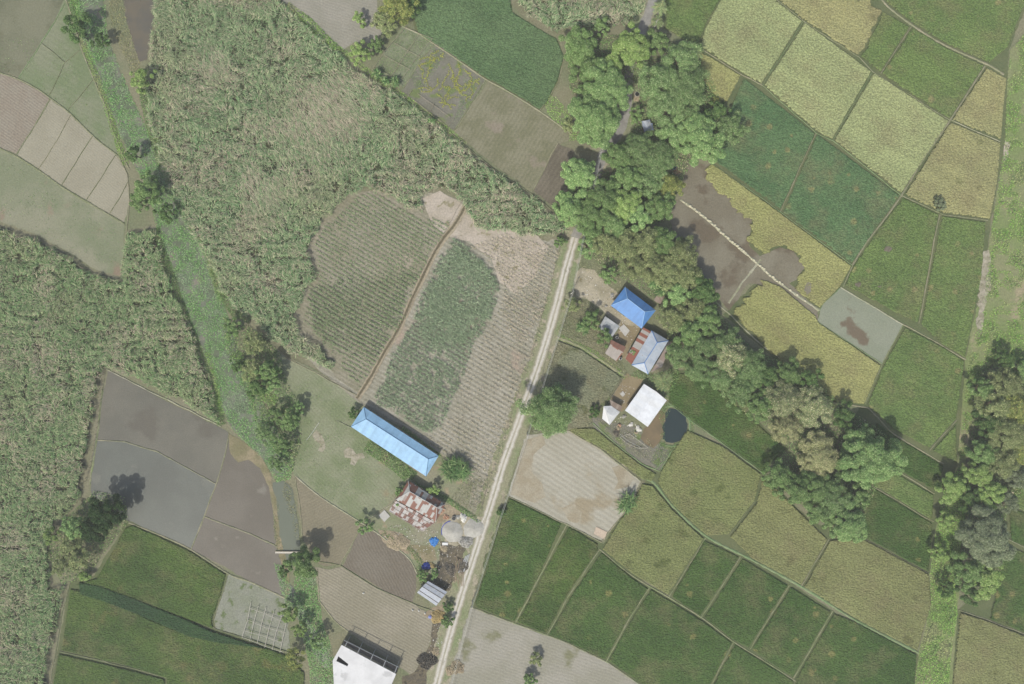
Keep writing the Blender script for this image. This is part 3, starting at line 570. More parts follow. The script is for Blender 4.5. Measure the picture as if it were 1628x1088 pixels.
CM = {
 'dark': crop_mat('rice_dark', (101, 125, 89), (92, 118, 84), c3=(142, 140, 98), s3=0.2, t3=0.71),
 'deep': crop_mat('rice_deep', (86, 107, 67), (78, 100, 62), c3=(134, 132, 88), s3=0.2, t3=0.695),
 'lush': crop_mat('rice_lush', (90, 109, 66), (80, 99, 60), c3=(114, 112, 76), s3=0.12, t3=0.57, edge3=0.15),
 'top': crop_mat('rice_top', (103, 124, 90), (95, 117, 84)),
 'mid': crop_mat('rice_mid', (113, 132, 83), (104, 124, 79), c3=(144, 140, 100), s3=0.22, t3=0.72),
 'light': crop_mat('rice_light', (161, 168, 121), (154, 163, 117), c3=(136, 140, 100), s3=0.12, t3=0.66, edge3=0.1),
 'ripe': crop_mat('rice_ripe', (159, 157, 112), (152, 152, 110), fine=0.19, c3=(128, 130, 92), s3=0.2, t3=0.68),
 'gold': crop_mat('rice_gold', (158, 159, 108), (150, 152, 102), fine=0.19, c3=(120, 128, 76), s3=0.2, t3=0.66, edge3=0.1),
 'olive': crop_mat('rice_olive', (129, 136, 93), (123, 131, 89), fine=0.19, c3=(92, 102, 66), s3=0.16, t3=0.58, edge3=0.1),
 'drab': crop_mat('rice_drab', (136, 138, 114), (124, 128, 104), fine=0.19, c3=(92, 98, 62), s3=0.15, t3=0.58, edge3=0.1),
 'tan': crop_mat('rice_tan', (135, 139, 97), (128, 132, 92), fine=0.19, c3=(104, 106, 74), s3=0.14, t3=0.6, edge3=0.1),
}
CROPS = [
 ('top', 0.5, [(650,-60),(805,-60),(815,20),(860,48),(885,62),(897,90),(887,128),(870,163),(858,175),(800,139),(770,124),(720,89),(665,54),(655,20)], 'dense dark green low crop at the top beside the framed garden'),
 ('mid', 0.5, [(1058,-60),(1150,-60),(1144,0),(1122,40),(1110,72),(1085,64),(1058,45)], 'plain green rice field at the top beside the palm trees'),
 ('light', 0.7, [(1150,-60),(1235,-60),(1235,3),(1275,34),(1211,134),(1180,118),(1150,100),(1112,73),(1122,42),(1144,2)], 'pale yellow-green rice, top field of the light diagonal band'),
 ('light', 0.7, [(1279,36),(1385,114),(1323,222),(1298,210),(1214,136)], 'pale yellow-green rice, middle field of the light diagonal band'),
 ('light', 0.7, [(1389,116),(1508,193),(1432,308),(1325,223)], 'pale yellow-green rice, lowest field of the light diagonal band'),
 ('ripe', 0.7, [(1237,-60),(1375,-60)]+jag([(1385,10),(1402,18),(1392,40),(1380,62),(1376,78),(1364,90)], 3)+[(1364,90),(1278,33),(1237,1)], 'ripe tan rice with a ragged edge at the top of the picture'),
 ('gold', 0.6, [(1113,82),(1178,120),(1156,163),(1138,158),(1114,125)], 'small yellow-green rice plot beside the bright tree'),
 ('mid', 0.6, [(1402,18),(1446,43),(1399,116),(1366,90),(1378,76),(1382,60),(1394,40)], 'small green rice plot touching the ragged ripe field'),
 ('mid', 0.6, [(1450,44),(1500,75),(1564,105),(1509,190),(1401,118)], 'green rice plot below the long dirt path at top right'),
 ('mid', 0.6, [(1407,-60),(1690,-60),(1625,15),(1602,75),(1572,101),(1500,69),(1448,36),(1407,3)], 'green rice field above the long dirt path in the top right corner'),
 ('ripe', 0.7, [(1567,108),(1600,125),(1594,180),(1591,222),(1512,191)], 'ripe tan rice wedge under the end of the dirt path'),
 ('ripe', 0.7, [(1510,194),(1590,228),(1585,290),(1573,349),(1500,339),(1437,310)], 'ripe tan rice field with grey flattened patches'),
 ('dark', 0.5, [(1182,124),(1296,212),(1270,270),(1241,334),(1138,258),(1125,235),(1160,175)], 'dark green rice with beige spots beside the tree cluster'),
 ('dark', 0.5, [(1299,213),(1430,311),(1354,419),(1244,338),(1272,272)], 'dark green rice with beige spots below the light band'),
 ('mid', 0.5, [(1436,314),(1492,341),(1484,380),(1474,440),(1459,513),(1436,504),(1342,454),(1357,422),(1405,352)], 'green rice with small brown mud holes'),
 ('mid', 0.5, [(1497,343),(1567,353),(1560,440),(1534,569),(1500,550),(1464,516),(1477,440)], 'green rice field next to the weedy strip on the right'),
 ('mid', 0.5, [(1438,520),(1500,552),(1533,574),(1520,666),(1477,713),(1420,683),(1378,643),(1405,578)], 'green rice field below the grey muddy paddy'),
 ('mid', 0.5, [(1520,673),(1521,735),(1502,728),(1481,716)], 'triangle of green rice by the weedy strip'),
 ('deep', 0.5, [(1395,672),(1425,694),(1500,740),(1490,782),(1422,744),(1380,700)], 'dark rice plot in the shade of the round bright tree'),
 ('mid', 0.5, [(1415,746),(1484,786),(1482,828),(1388,771)], 'dull green rice plot between two short banks'),
 ('deep', 0.5, [(1372,765),(1483,832),(1476,910),(1372,853)], 'dark green rice plot beside the last trees of the row'),
 ('gold', 0.7, [(1132,260),(1241,339),(1353,423),(1336,455),(1308,484),(1302,490),(1262,460)]+jag([(1262,460),(1270,435),(1278,425),(1262,400),(1240,393),(1215,405),(1195,390),(1185,385),(1195,355),(1170,338),(1155,315),(1130,295),(1118,270)]), 'golden rice between the dark fields and the mud'),
 ('gold', 0.7, [(1215,445),(1240,455),(1296,502),(1302,513),(1400,581),(1374,643),(1330,640),(1240,575)]+jag([(1240,575),(1165,500),(1195,460),(1215,445)])[:-1], 'golden rice with ragged edge below the stone path'),
 ('deep', 0.5, [(1068,594),(1108,592),(1180,652),(1250,714),(1212,750),(1150,705),(1095,665),(1063,640)], 'dark green rice strip under the tree row'),
 ('olive', 0.7, [(1092,683),(1150,709),(1210,753),(1200,796),(1158,850),(1124,852),(1072,806),(1045,768),(1050,748),(1072,712)], 'olive rice beside the dark round pond'),
 ('tan', 0.7, [(1213,756),(1290,832),(1316,857),(1274,930),(1195,888),(1160,853),(1202,798)], 'yellowish rice, middle field below the tree row'),
 ('tan', 0.7, [(1319,858),(1372,856),(1476,912),(1480,960),(1458,1034),(1360,984),(1277,933)], 'yellowish rice, last field of the band below the tree row'),
 ('olive', 0.7, [(1020,768),(1038,771),(1068,808),(1119,856),(1062,946),(1005,912),(957,873),(985,825),(1005,802)], 'olive rice in front of the bamboo clump'),
 ('olive', 0.6, [(908,688),(905,680),(945,680),(975,704),(1020,739),(1045,753),(1036,766),(1020,762),(960,716)], 'narrow strip of olive rice along the pale mud field'),
 ('drab', 0.6, [(887,541),(925,556),(990,600),(968,632),(950,650),(942,670),(940,678),(905,684),(845,690),(852,645),(872,575)], 'drab weedy rice between the road and the village path'),
 ('deep', 0.5, [(810,791),(893,832),(860,910),(818,988),(760,967),(754,960),(775,900),(792,835)], 'dark green rice beside the road'),
 ('lush', 0.5, [(904,836),(951,864),(951,874),(903,944),(868,1008),(822,989),(864,910)], 'spotted green rice strip below the pale mud field'),
 ('deep', 0.5, [(956,877),(1004,917),(1031,935),(998,985),(962,1049),(900,1020),(872,1009),(908,946)], 'dark green rice, third plot from the road'),
 ('deep', 0.5, [(1035,936),(1064,953),(1120,988),(1164,1021),(1128,1090),(1125,1140),(1060,1140),(1020,1088),(967,1050),(1002,986)], 'dark green rice at the bottom beside the grey plowed field'),
 ('deep', 0.5, [(1120,858),(1176,885),(1113,980),(1067,948)], 'small dark green rice plot under the green bank'),
 ('deep', 0.5, [(1180,887),(1253,930),(1190,1030),(1166,1018),(1118,982)], 'dark green rice plot with a tan trampled middle'),
 ('deep', 0.5, [(1257,932),(1321,972),(1260,1077),(1230,1058),(1194,1032)], 'dark green rice plot with tan spots near the bottom edge'),
 ('deep', 0.5, [(1325,974),(1360,988),(1457,1040),(1450,1140),(1262,1140),(1264,1080)], 'broad dark green rice field in the bottom right'),
 ('deep', 0.5, [(1168,1023),(1230,1062),(1262,1082),(1258,1140),(1130,1140),(1132,1090)], 'green rice cut by the bottom edge'),
 ('lush', 0.5, [(118,930),(155,918),(200,838),(212,834),(260,855),(304,876),(360,912),(353,940),(338,985),(340,1000),(300,985),(220,955)], 'bright green rice below the grey wet paddies'),
 ('lush', 0.5, [(112,935),(160,945),(240,985),(310,1012),(345,1004),(400,1022),(460,1042),(485,1070),(485,1140),(270,1140),(265,1078),(200,1058),(98,1034)], 'bright green rice below the dark diagonal strip'),
 ('lush', 0.5, [(94,1038),(200,1062),(263,1079),(265,1140),(76,1140)], 'green rice in the bottom left corner'),
 ('mid', 0.5, [(1608,770),(1700,770),(1700,860),(1630,815),(1608,802)], 'small green rice plot at the right edge'),
 ('deep', 0.5, [(1602,805),(1700,840),(1700,900),(1606,860)], 'dark green rice plot right of the grey-leaved tree'),
 ('deep', 0.5, [(1598,864),(1700,910),(1700,1040),(1628,1006),(1572,984),(1585,930)], 'dark green rice at the right edge below the grey-leaved tree'),
 ('tan', 0.7, [(1525,972),(1572,987),(1628,1010),(1700,1045),(1700,1140),(1508,1140)], 'ripe rice in the bottom right corner'),
]
for k, h, pts, lab in CROPS: canopy(pts, h, CM[k], 'rice_crop', lab, 'rice')
CM['band'] = crop_mat('rice_band', (68, 90, 62), (64, 84, 58))
canopy([(125,924),(160,930),(215,950),(300,985),(340,1003),(440,1035),(400,1028),(345,1022),(300,1012),(240,985),(170,958),(128,945)], 0.75, CM['band'], 'rice_crop', 'taller dark strip of rice running diagonally through the bright green field', 'rice')

# ------------------------------------------------------------------ sugar cane
cane_leaf = leaf_mat('cane_leaf', [(106, 136, 97), (138, 154, 117), (168, 168, 140)], 1.6, 0.25, 0.35, big=((160, 152, 126), 0.25), bigs=0.035)
cane_leaf_w = leaf_mat('cane_leaf_green', [(104, 136, 93), (136, 153, 113), (164, 166, 134)], 1.58, 0.25, 0.35, big=((150, 146, 116), 0.2), bigs=0.04)
cane_straw = leaf_mat('cane_straw', [(190, 180, 158), (176, 165, 144), (148, 154, 122)], 1.3, 0.2, 0.25)
cane_under = ground_mat('cane_underlayer', (74, 82, 64), (96, 94, 76), 0.3, 0.35)  # lower leaves coloured dark to deepen the shaded gaps between the blades
def cane(polys, name, label, mat, dens=14, h=2.2, lodged=None):
    for kk, poly in enumerate(polys):
        q = G(poly)
        x, y = scatter(q, dens); gap = vnoise(x, y, 1.3, 21)*0.4+vnoise(x, y, 0.6, 22)*0.35+vnoise(x, y, 4.0, 23)*0.25
        k = (gap > 0.33) & (edged(x, y, q) > 2.4*vnoise(x, y, 3.0, 61)-0.7); x, y, gap = x[k], y[k], gap[k]; n = len(x)
        e = np.clip(edged(x, y, q)/1.0, 0.35, 1)
        z0 = (0.9+1.1*gap+0.5*vnoise(x, y, 7, 8))*e*h/2.2
        fl = vnoise(x, y, 5, 31); az = fl*4*PI+RNG.normal(0, 0.7, n)
        L = RNG.uniform(0.8, 1.9, n); w_ = RNG.uniform(0.07, 0.17, n); up = RNG.uniform(0.5, 1.3, n); cu = RNG.uniform(1.0, 1.8, n)
        mi = np.zeros(n, int); st = vnoise(x, y, 9, 41)*0.7+vnoise(x, y, 2.5, 42)*0.3
        mi[RNG.random(n) < np.clip((st-0.48)*1.6+0.08, 0.05, 0.5)] = 1
        if lodged is not None:
            for (lu, lv, lr, la) in lodged:
                c = P(lu, lv)[:2]; dd = np.hypot(x-c[0], y-c[1])/(lr*S)*(0.7+0.6*vnoise(x, y, 6, 77)); s_ = RNG.random(n) < np.clip(1.25-dd, 0, 0.85)
                az[s_] = la+RNG.normal(0, 0.3, s_.sum()); L[s_] *= 1.45; up[s_] = 0.35; cu[s_] = 0.5; mi[s_ & (RNG.random(n) < 0.45)] = 1
        V, F = blades_geo(x, y, z0, L, w_, az, up, cu)
        o = link(name, mesh_np(name, V, F, [mat, cane_straw], np.repeat(mi, 3))); tag(o, label, 'sugar cane', kind='stuff')
        canopy(poly, 1.15*h/2.2, cane_under, 'cane_underlayer', 'lower leaves of the cane, coloured dark as shade in the gaps, '+label, 'sugar cane', 0.6, 0.35, 0.3, 2.4)
CANE_N = [(250,-60),(440,-60),(446,4),(475,28),(510,62),(540,85),(560,108),(600,130),(640,155),(700,200),(740,235),(790,275),(850,314),(896,350),(902,368),(878,380),(850,376),(830,384),(805,368),(775,368),(752,372),(742,345),(735,322),(712,306),(690,306),(674,318),(672,340),(648,335),(622,312),(590,302),(566,312),(545,330),(520,350),(502,378),(496,400),(505,430),(500,450),(484,480),(474,500),(482,530),(512,548),(536,575),(528,590),(500,580),(460,565),(430,540),(405,508),(375,495),(352,470),(338,430),(316,388),(292,348),(270,300),(252,250),(238,200),(230,150),(238,100),(244,50)]
CANE_W = [(-80,340),(0,361),(60,381),(110,408),(150,434),(194,445),(201,400),(203,368),(250,366),(267,420),(290,480),(322,560),(344,630),(353,674),(300,647),(250,620),(195,593),(168,584),(158,620),(150,680),(136,770),(128,800),(95,830),(80,880),(85,930),(106,930),(94,980),(84,1040),(72,1140),(-80,1140)]
cane([CANE_N], 'sugarcane_crop', 'tall grey-green sugar cane filling the upper left, with straw patches', cane_leaf, lodged=[(500, 205, 75, math.radians(-65)), (540, 160, 50, math.radians(-50)), (340, 100, 30, math.radians(-60)), (420, 300, 45, math.radians(-60))])
cane([CANE_W], 'sugarcane_crop', 'tall sugar cane along the left edge', cane_leaf_w)
cane([[(818,-60),(1028,-60),(1028,15),(1000,38),(960,48),(890,54),(860,44),(832,24),(818,8)]], 'sugarcane_crop', 'small block of tall cane at the top beside the palms', cane_leaf)

young = leaf_mat('young_cane_leaf', [(130, 143, 110), (114, 130, 98)], 1.8, 0.25, 0.3)
young_d = leaf_mat('young_cane_leaf_dense', [(140, 152, 126), (112, 128, 102)], 2.0, 0.25, 0.3)
def rows_crop(poly, sp, mat, name, label, per=6, L0=0.55, off=0.0, keep=None, step=0.32, z=0.15, h=0.6, rag=1.5):
    q = G(poly); ca, sa = math.cos(ROW), math.sin(ROW); R = np.array([[ca, sa], [-sa, ca]]); qq = q@R.T; lo = qq.min(0); hi = qq.max(0)
    a = np.arange(lo[0], hi[0], step); b = np.arange(math.floor(lo[1]/sp)*sp+off, hi[1], sp); ga, gb = np.meshgrid(a, b); ga = ga.ravel()+RNG.normal(0, 0.08, ga.size); gb = gb.ravel()+RNG.normal(0, 0.09, gb.size)
    gb = gb+(vnoise(ga, gb, 18, 3)-0.5)*0.8
    x = ga*ca-gb*sa; y = ga*sa+gb*ca; k = inside(x, y, q) & (RNG.random(len(x)) < 0.4+0.9*vnoise(x, y, 2.0, 13)); k &= (edged(x, y, q) > rag*(vnoise(x, y, 2.5, 55)*0.6+vnoise(x, y, 7, 56)*0.4)-0.3*rag)
    if keep: k &= (RNG.random(len(x)) < keep(x, y))
    x = np.repeat(x[k], per)+RNG.normal(0, 0.08, k.sum()*per); y = np.repeat(y[k], per)+RNG.normal(0, 0.08, k.sum()*per); n = len(x)
    g_ = 0.7+0.6*vnoise(x, y, 8, 14)
    V, F = blades_geo(x, y, np.full(n, z)+h*RNG.random(n), L0*RNG.uniform(0.6, 1.3, n)*g_, RNG.uniform(0.07, 0.16, n), RNG.uniform(0, 2*PI, n), RNG.uniform(0.5, 1.2, n), RNG.uniform(0.8, 1.6, n))
    o = link(name, mesh_np(name, V, F, mat)); return tag(o, label, 'sugar cane', kind='stuff')
YW = [(588,306),(560,318),(540,336),(520,355),(503,382),(500,410),(506,435),(498,458),(482,485),(480,515),(512,545),(540,572),(545,595),(572,622),(598,578),(622,542),(645,502),(662,460),(682,415),(702,382),(722,352),(700,345),(670,345),(640,332),(615,312)]
rows_crop(YW, 1.45, young, 'young_cane_rows', 'young cane in thin rows left of the ditch path', per=4, L0=0.6, z=0.1, h=0.4, rag=4.0)
rows_crop([(490,450),(560,440),(640,430),(668,440),(648,490),(622,535),(598,570),(560,570),(530,555),(500,530),(482,500)], 1.45, young, 'young_cane_rows', 'fuller rows of young cane left of the ditch path', per=4, L0=0.75, z=0.2, rag=6.0)
YE = [(722,380),(742,384),(762,410),(788,438),(796,462),(786,490),(776,520),(752,550),(740,590),(726,630),(708,668),(690,690),(672,690),(640,664),(592,638),(606,596),(630,552),(650,515),(664,478),(682,438),(702,402)]
rows_crop(YE, 1.45, young_d, 'young_cane_rows', 'dense green young cane right of the ditch path', per=9, L0=1.05, z=0.2, h=0.8, rag=2.0, step=0.45)
rows_crop([(724,384),(762,412),(786,440),(792,462),(780,500),(750,540),(700,560),(660,530),(675,480),(700,420)], 0.75, young_d, 'young_cane_rows', 'thick leafy heart of the young cane', per=4, L0=1.0, z=0.3, h=0.9, rag=3.0, step=0.5)
rows_crop([(740,560),(780,520),(800,470),(830,480),(860,460),(866,520),(838,590),(815,670),(790,755),(765,815),(740,780),(700,722),(650,685),(690,690),(715,660)], 1.55, cane_straw, 'cane_stubble', 'dry stubble in faint rows beside the road', per=3, L0=0.6, keep=lambda x, y: 0.6)
rows_crop([(735,395),(800,372),(870,388),(890,400),(872,480),(830,560),(800,520),(800,450),(765,400)], 1.2, cane_straw, 'cane_stubble', 'scattered dry stubble on the pale soil near the road bend', per=3, L0=0.6)

# ================================================================== low wild vegetation
hyac = leaf_mat('hyacinth_leaf', [(98, 138, 84), (118, 148, 98), (136, 156, 114)], 2.1, 0.2, 0.35, big=((136, 140, 128), 0.5), bigs=0.12)
weed = leaf_mat('weed_leaf', [(132, 164, 92), (114, 148, 84), (150, 168, 108)], 2.0, 0.3, 0.35, big=((160, 154, 124), 0.6), bigs=0.08)
weed_g = leaf_mat('weed_leaf_green', [(112, 138, 92), (96, 122, 80), (144, 156, 112)], 1.9, 0.3, 0.3)
brush = leaf_mat('brush_leaf', [(136, 136, 106), (116, 126, 92), (160, 152, 130)], 1.8, 0.2, 0.35)
drygrass = leaf_mat('dry_grass', [(164, 160, 126), (146, 146, 110), (134, 146, 104)], 1.6, 0.25, 0.25)
foliage([[(110,-60),(165,-60),(170,50),(188,100),(208,150),(232,200),(252,262),(272,300),(300,350),(325,400),(345,450),(362,500),(378,550),(398,600),(420,645),(445,690),(470,740),(462,762),(440,768),(420,735),(392,705),(366,680),(352,650),(340,600),(322,555),(300,505),(280,452),(260,400),(246,352),(236,300),(212,262),(186,205),(166,155),(146,105),(128,60),(112,10)]], 8, 0.5, hyac, 'water_hyacinth', 'mat of green floating plants filling the long canal', 'water plants', leaf=0.42, mound=2.4, flat=0.9, hmin=0.05, thr=0.26)
foliage([[(470,900),(500,905),(508,940),(512,985),(525,1020),(534,1060),(532,1140),(495,1140),(492,1060),(478,1000),(466,950)], [(436,895),(452,900),(462,930),(470,965),(460,975),(446,940)]], 9, 0.7, hyac, 'water_hyacinth', 'green plants along the lower canal above the white roof', 'water plants', leaf=0.4, mound=2.5, flat=0.9, thr=0.1)
foliage([strip_poly(q, w_*S) for q, w_ in (([(118,-10),(128,50),(150,115),(168,160),(184,215),(200,262)], 12), ([(262,250),(275,290),(300,340),(330,395),(342,440),(356,480)], 18), ([(236,130),(240,180),(256,245)], 10), ([(330,560),(345,610),(352,660)], 9), ([(372,560),(392,590),(408,622),(440,640)], 18))], 9, 0.8, weed, 'bank_weeds', 'yellow-green weeds along the banks of the long canal', 'weeds', leaf=0.38, mound=2.0, px=False)
foliage([strip_poly(q, w_*S) for q, w_ in (([(248,362),(262,410),(282,470),(304,530),(325,585),(340,635),(353,676)], 15), ([(232,110),(228,155),(240,205),(256,258),(276,306),(300,352),(330,402)], 13), ([(338,430),(350,468),(372,498),(398,510)], 12), ([(112,0),(124,40)], 9))], 10, 1.6, weed_g, 'bank_weeds', 'darker green brush where the tall cane meets the canal', 'weeds', leaf=0.42, mound=2.5, px=False, thr=0.1)
foliage([[(1050,648),(1060,640),(1084,643),(1102,662),(1104,690),(1094,706),(1070,716),(1050,710),(1050,702),(1066,707),(1086,700),(1096,682),(1093,662),(1082,650),(1066,647),(1055,655)]], 14, 0.5, weed_g, 'pond_weeds', 'green weeds ringing the dark round pond', 'weeds', leaf=0.3, mound=1.0)
foliage([[(170,-60),(190,-60),(205,40),(222,98),(232,130),(215,130),(195,85),(176,40)], [(452,764),(462,770),(470,800),(478,860),(470,862),(462,820),(448,790)], [(436,790),(444,800),(446,850),(452,880),(438,880),(434,830)]], 6, 0.5, drygrass, 'bank_weeds', 'dry grass between the grey pond and the canal', 'weeds', leaf=0.4, mound=1.5, thr=0.25)
RIGHT = [[(1606,80),(1640,40),(1700,40),(1700,560),(1640,575),(1600,570),(1560,590),(1548,650),(1536,720),(1524,735),(1530,650),(1540,570),(1560,500),(1570,420),(1578,350),(1596,235),(1602,120)]]
foliage(RIGHT, 5, 1.0, weed, 'weed_strip', 'bright green weeds in the broad strip down the right side', 'weeds', leaf=0.45, mound=4.0, thr=0.36)
foliage(RIGHT, 2.2, 1.5, weed_g, 'weed_strip', 'darker bushes scattered in the broad strip down the right side', 'weeds', leaf=0.45, mound=4.0, thr=0.5)
foliage([[(1502,770),(1530,735),(1545,800),(1532,850),(1520,900),(1520,960),(1522,975),(1512,1040),(1505,1140),(1448,1140),(1460,1040),(1480,960),(1478,912),(1488,840)]], 9, 1.9, weed, 'weed_strip', 'tall light green brush lining the lower right canal', 'weeds', leaf=0.42, mound=3.0, thr=0.1)
foliage([[(1508,780),(1530,760),(1535,850),(1518,960),(1512,1000),(1475,1060),(1484,960),(1490,850)]], 4, 2.6, weed_g, 'weed_strip', 'dark green brush among the lower right canal weeds', 'weeds', leaf=0.45, mound=3.5, thr=0.5)
foliage([strip_poly([(910,378),(897,430),(882,485),(862,550),(842,610),(820,672),(796,738),(780,790),(764,840),(748,890),(734,932),(718,985),(704,1035),(690,1088)], 17.5*S)], 3.0, 0.25, drygrass, 'verge_grass', 'short dry grass on the road verges and between the wheel tracks', 'grass', leaf=0.22, mound=1.2, px=False, thr=0.5)
# roadside, village and garden growth
foliage([strip_poly(q, w_*S) for q, w_ in (([(640,680),(668,702),(700,726)], 7), ([(583,707),(610,725),(635,743),(650,758)], 22), ([(645,748),(660,758)], 16), ([(705,790),(725,804),(752,822),(762,832)], 9), ([(660,770),(690,782),(705,790)], 6))], 12, 1.6, weed_g, 'hedge', 'green hedge between the long blue roof and the rusty roof', 'hedge', leaf=0.42, mound=1.6, px=False)
foliage([strip_poly(q, w_*S) for q, w_ in (([(608,846),(636,860),(660,880),(672,900),(690,905)], 10), ([(664,900),(672,925),(690,918)], 10))], 12, 1.2, weed_g, 'hedge', 'ragged green hedge curving past the dark blue tarpaulin', 'hedge', leaf=0.33, mound=1.6, px=False, thr=0.15)
foliage([[(905,480),(930,472),(955,500),(965,545),(992,580),(1000,600),(975,580),(940,556),(908,540),(885,530),(890,510)]], 9, 1.6, brush, 'brush', 'brown-green brush between the road and the small grey roofs', 'brush', leaf=0.33, mound=1.8, thr=0.18)
foliage([[(886,528),(910,540),(945,556),(985,586),(998,600),(992,604),(960,580),(920,555),(886,540)]], 12, 0.7, weed, 'grass_verge', 'bright grass along the path below the brush', 'grass', leaf=0.3, mound=1.2)
foliage([[(920,415),(960,420),(985,440),(990,458),(972,470),(950,440),(925,430)]], 6, 0.9, brush, 'brush', 'thin brush on the bare yard beside the bright blue roof', 'brush', leaf=0.3, mound=1.6, thr=0.3)
foliage([[(940,620),(972,632),(968,650),(950,660),(935,665)], [(1048,700),(1062,708),(1095,708),(1098,690),(1092,715),(1070,740),(1050,748),(1035,735)], [(1044,640),(1062,640),(1066,652),(1056,672),(1058,705),(1048,712),(1050,680)]], 8, 0.8, weed_g, 'weeds', 'green weeds around the fish pond and the white sheds', 'weeds', leaf=0.3, mound=1.5, thr=0.2)
foliage([[(1000,598),(1025,606),(1050,625),(1062,636),(1085,600),(1075,580),(1040,596),(1012,588)]], 9, 1.8, weed_g, 'hedge', 'leafy hedge between the striped roof and the white roof', 'hedge', leaf=0.35, mound=1.8, thr=0.15)
foliage([[(940,662),(975,676),(1010,684),(1040,704),(1062,720),(1050,742),(1020,730),(975,700)]], 5, 0.7, brush, 'brush', 'grey-green scrub in the fenced plot below the white shed', 'brush', leaf=0.3, mound=2.2, thr=0.35)
foliage([strip_poly(q, w_*S) for q, w_ in (([(548,84),(575,105),(600,127),(640,152),(700,197),(740,230)], 9),)], 10, 0.9, weed, 'bank_weeds', 'bright weeds between the cane and the framed garden', 'weeds', leaf=0.35, mound=1.6, px=False, thr=0.15)
foliage([strip_poly(q, w_*S) for q, w_ in (([(455,10),(490,35),(520,66),(545,88)], 16),)], 11, 1.8, weed, 'bank_weeds', 'bright green growth on the cane edge by the top plowed field', 'weeds', leaf=0.38, mound=2.0, px=False)
foliage([[(865,150),(885,155),(905,180),(915,205),(890,200),(868,180)], [(905,210),(915,205),(922,222),(905,225)]], 7, 0.9, weed, 'weeds', 'weeds in the grassy corner left of the bright tree row', 'weeds', leaf=0.35, mound=2, thr=0.25)
foliage([[(598,102),(640,42),(692,66),(642,140),(600,120)]], 5, 0.35, weed_g, 'garden_plants', 'vegetable rows in the garden with wooden rails', 'garden plants', leaf=0.3, mound=1.6, thr=0.35)
foliage([[(650,125),(690,72),(712,84),(668,150)], [(740,115),(765,128),(735,185),(722,195)]], 6, 0.45, weed_g, 'garden_plants', 'green edge plants of the yellow vine plot', 'garden plants', leaf=0.3, mound=1.6, thr=0.3)
foliage([[(736,765),(760,755),(776,765),(768,812),(745,812),(715,795)]], 6, 0.8, brush, 'brush', 'grey dry sticks and brush in the roadside plot below the spiky clump', 'brush', leaf=0.34, mound=1.6, thr=0.25)
# winding yellow vines
vine_m = leaf_mat('vine_leaf', [(186, 186, 100), (170, 178, 96)], 1.2, 0.3, 0.2)
Vs, Fs, o_ = [], [], 0
for _ in range(34):
    u, v = random.uniform(670, 758), random.uniform(82, 178)
    a = random.uniform(0, 6.28); pts = []
    for k in range(random.randint(10, 26)):
        pts.append((u, v)); a += random.gauss(0, 0.6); u += math.cos(a)*2.6; v += math.sin(a)*2.6
    q = G(pts); poly = G([(672,88),(690,72),(766,128),(722,198),(650,126)]); q = q[inside(q[:, 0], q[:, 1], poly)]
    if len(q) < 2: continue
    c = np.repeat(q, 9, 0)+RNG.normal(0, 0.14, (len(q)*9, 2)); C = np.column_stack([c, RNG.uniform(0.1, 0.4, len(c))]); N = RNG.normal(size=C.shape)*0.4; N[:, 2] += 1
    V, F = leaves_geo(C, N, RNG.uniform(0.2, 0.38, len(c))); Vs.append(V); Fs.append(F+o_); o_ += len(V)
tag(link('vines', mesh_np('vines', np.concatenate(Vs), np.concatenate(Fs), vine_m)), 'winding yellow vines crossing the grey garden plot', 'vines', kind='stuff')

# ================================================================== trees
bark = plain('bark', (120, 110, 92), 0.95, 0.3); bark_pale = plain('bark_pale', (168, 162, 146), 0.9, 0.2)
LEAF = {
 'bright': leaf_mat('leaf_bright', [(132, 158, 106), (112, 142, 92), (164, 182, 130)], 1.70, 0.3, 0.3),
 'lime': leaf_mat('leaf_lime', [(136, 158, 98), (118, 144, 88), (164, 178, 124)], 1.70, 0.3, 0.3),
 'mid': leaf_mat('leaf_mid', [(118, 142, 94), (100, 126, 82), (146, 162, 116)], 1.66, 0.3, 0.35),
 'dark': leaf_mat('leaf_dark', [(98, 122, 82), (82, 106, 70), (124, 142, 98)], 1.5, 0.25, 0.35),
 'olive': leaf_mat('leaf_olive', [(130, 138, 100), (112, 126, 88), (154, 158, 118)], 1.75, 0.25, 0.35),
 'feather': leaf_mat('leaf_feather', [(120, 142, 98), (102, 128, 86), (148, 162, 120)], 1.7, 0.3, 0.3),
 'vdark': leaf_mat('leaf_very_dark', [(70, 88, 64), (60, 78, 58), (92, 108, 80)], 1.4, 0.15, 0.35),
 'gray': leaf_mat('leaf_gray', [(124, 134, 108), (108, 120, 94), (146, 152, 126)], 1.6, 0.2, 0.3),
 'cream': leaf_mat('leaf_cream', [(118, 138, 98), (146, 150, 112), (186, 182, 150)], 1.7, 0.25, 0.3),
 'pale': leaf_mat('leaf_pale', [(154, 154, 118), (134, 142, 100), (176, 172, 136)], 1.7, 0.25, 0.25),
 'yellow': leaf_mat('leaf_yellowish', [(138, 146, 94), (118, 134, 84), (168, 168, 108)], 1.7, 0.3, 0.3),
}
TREES_CACHE = {}
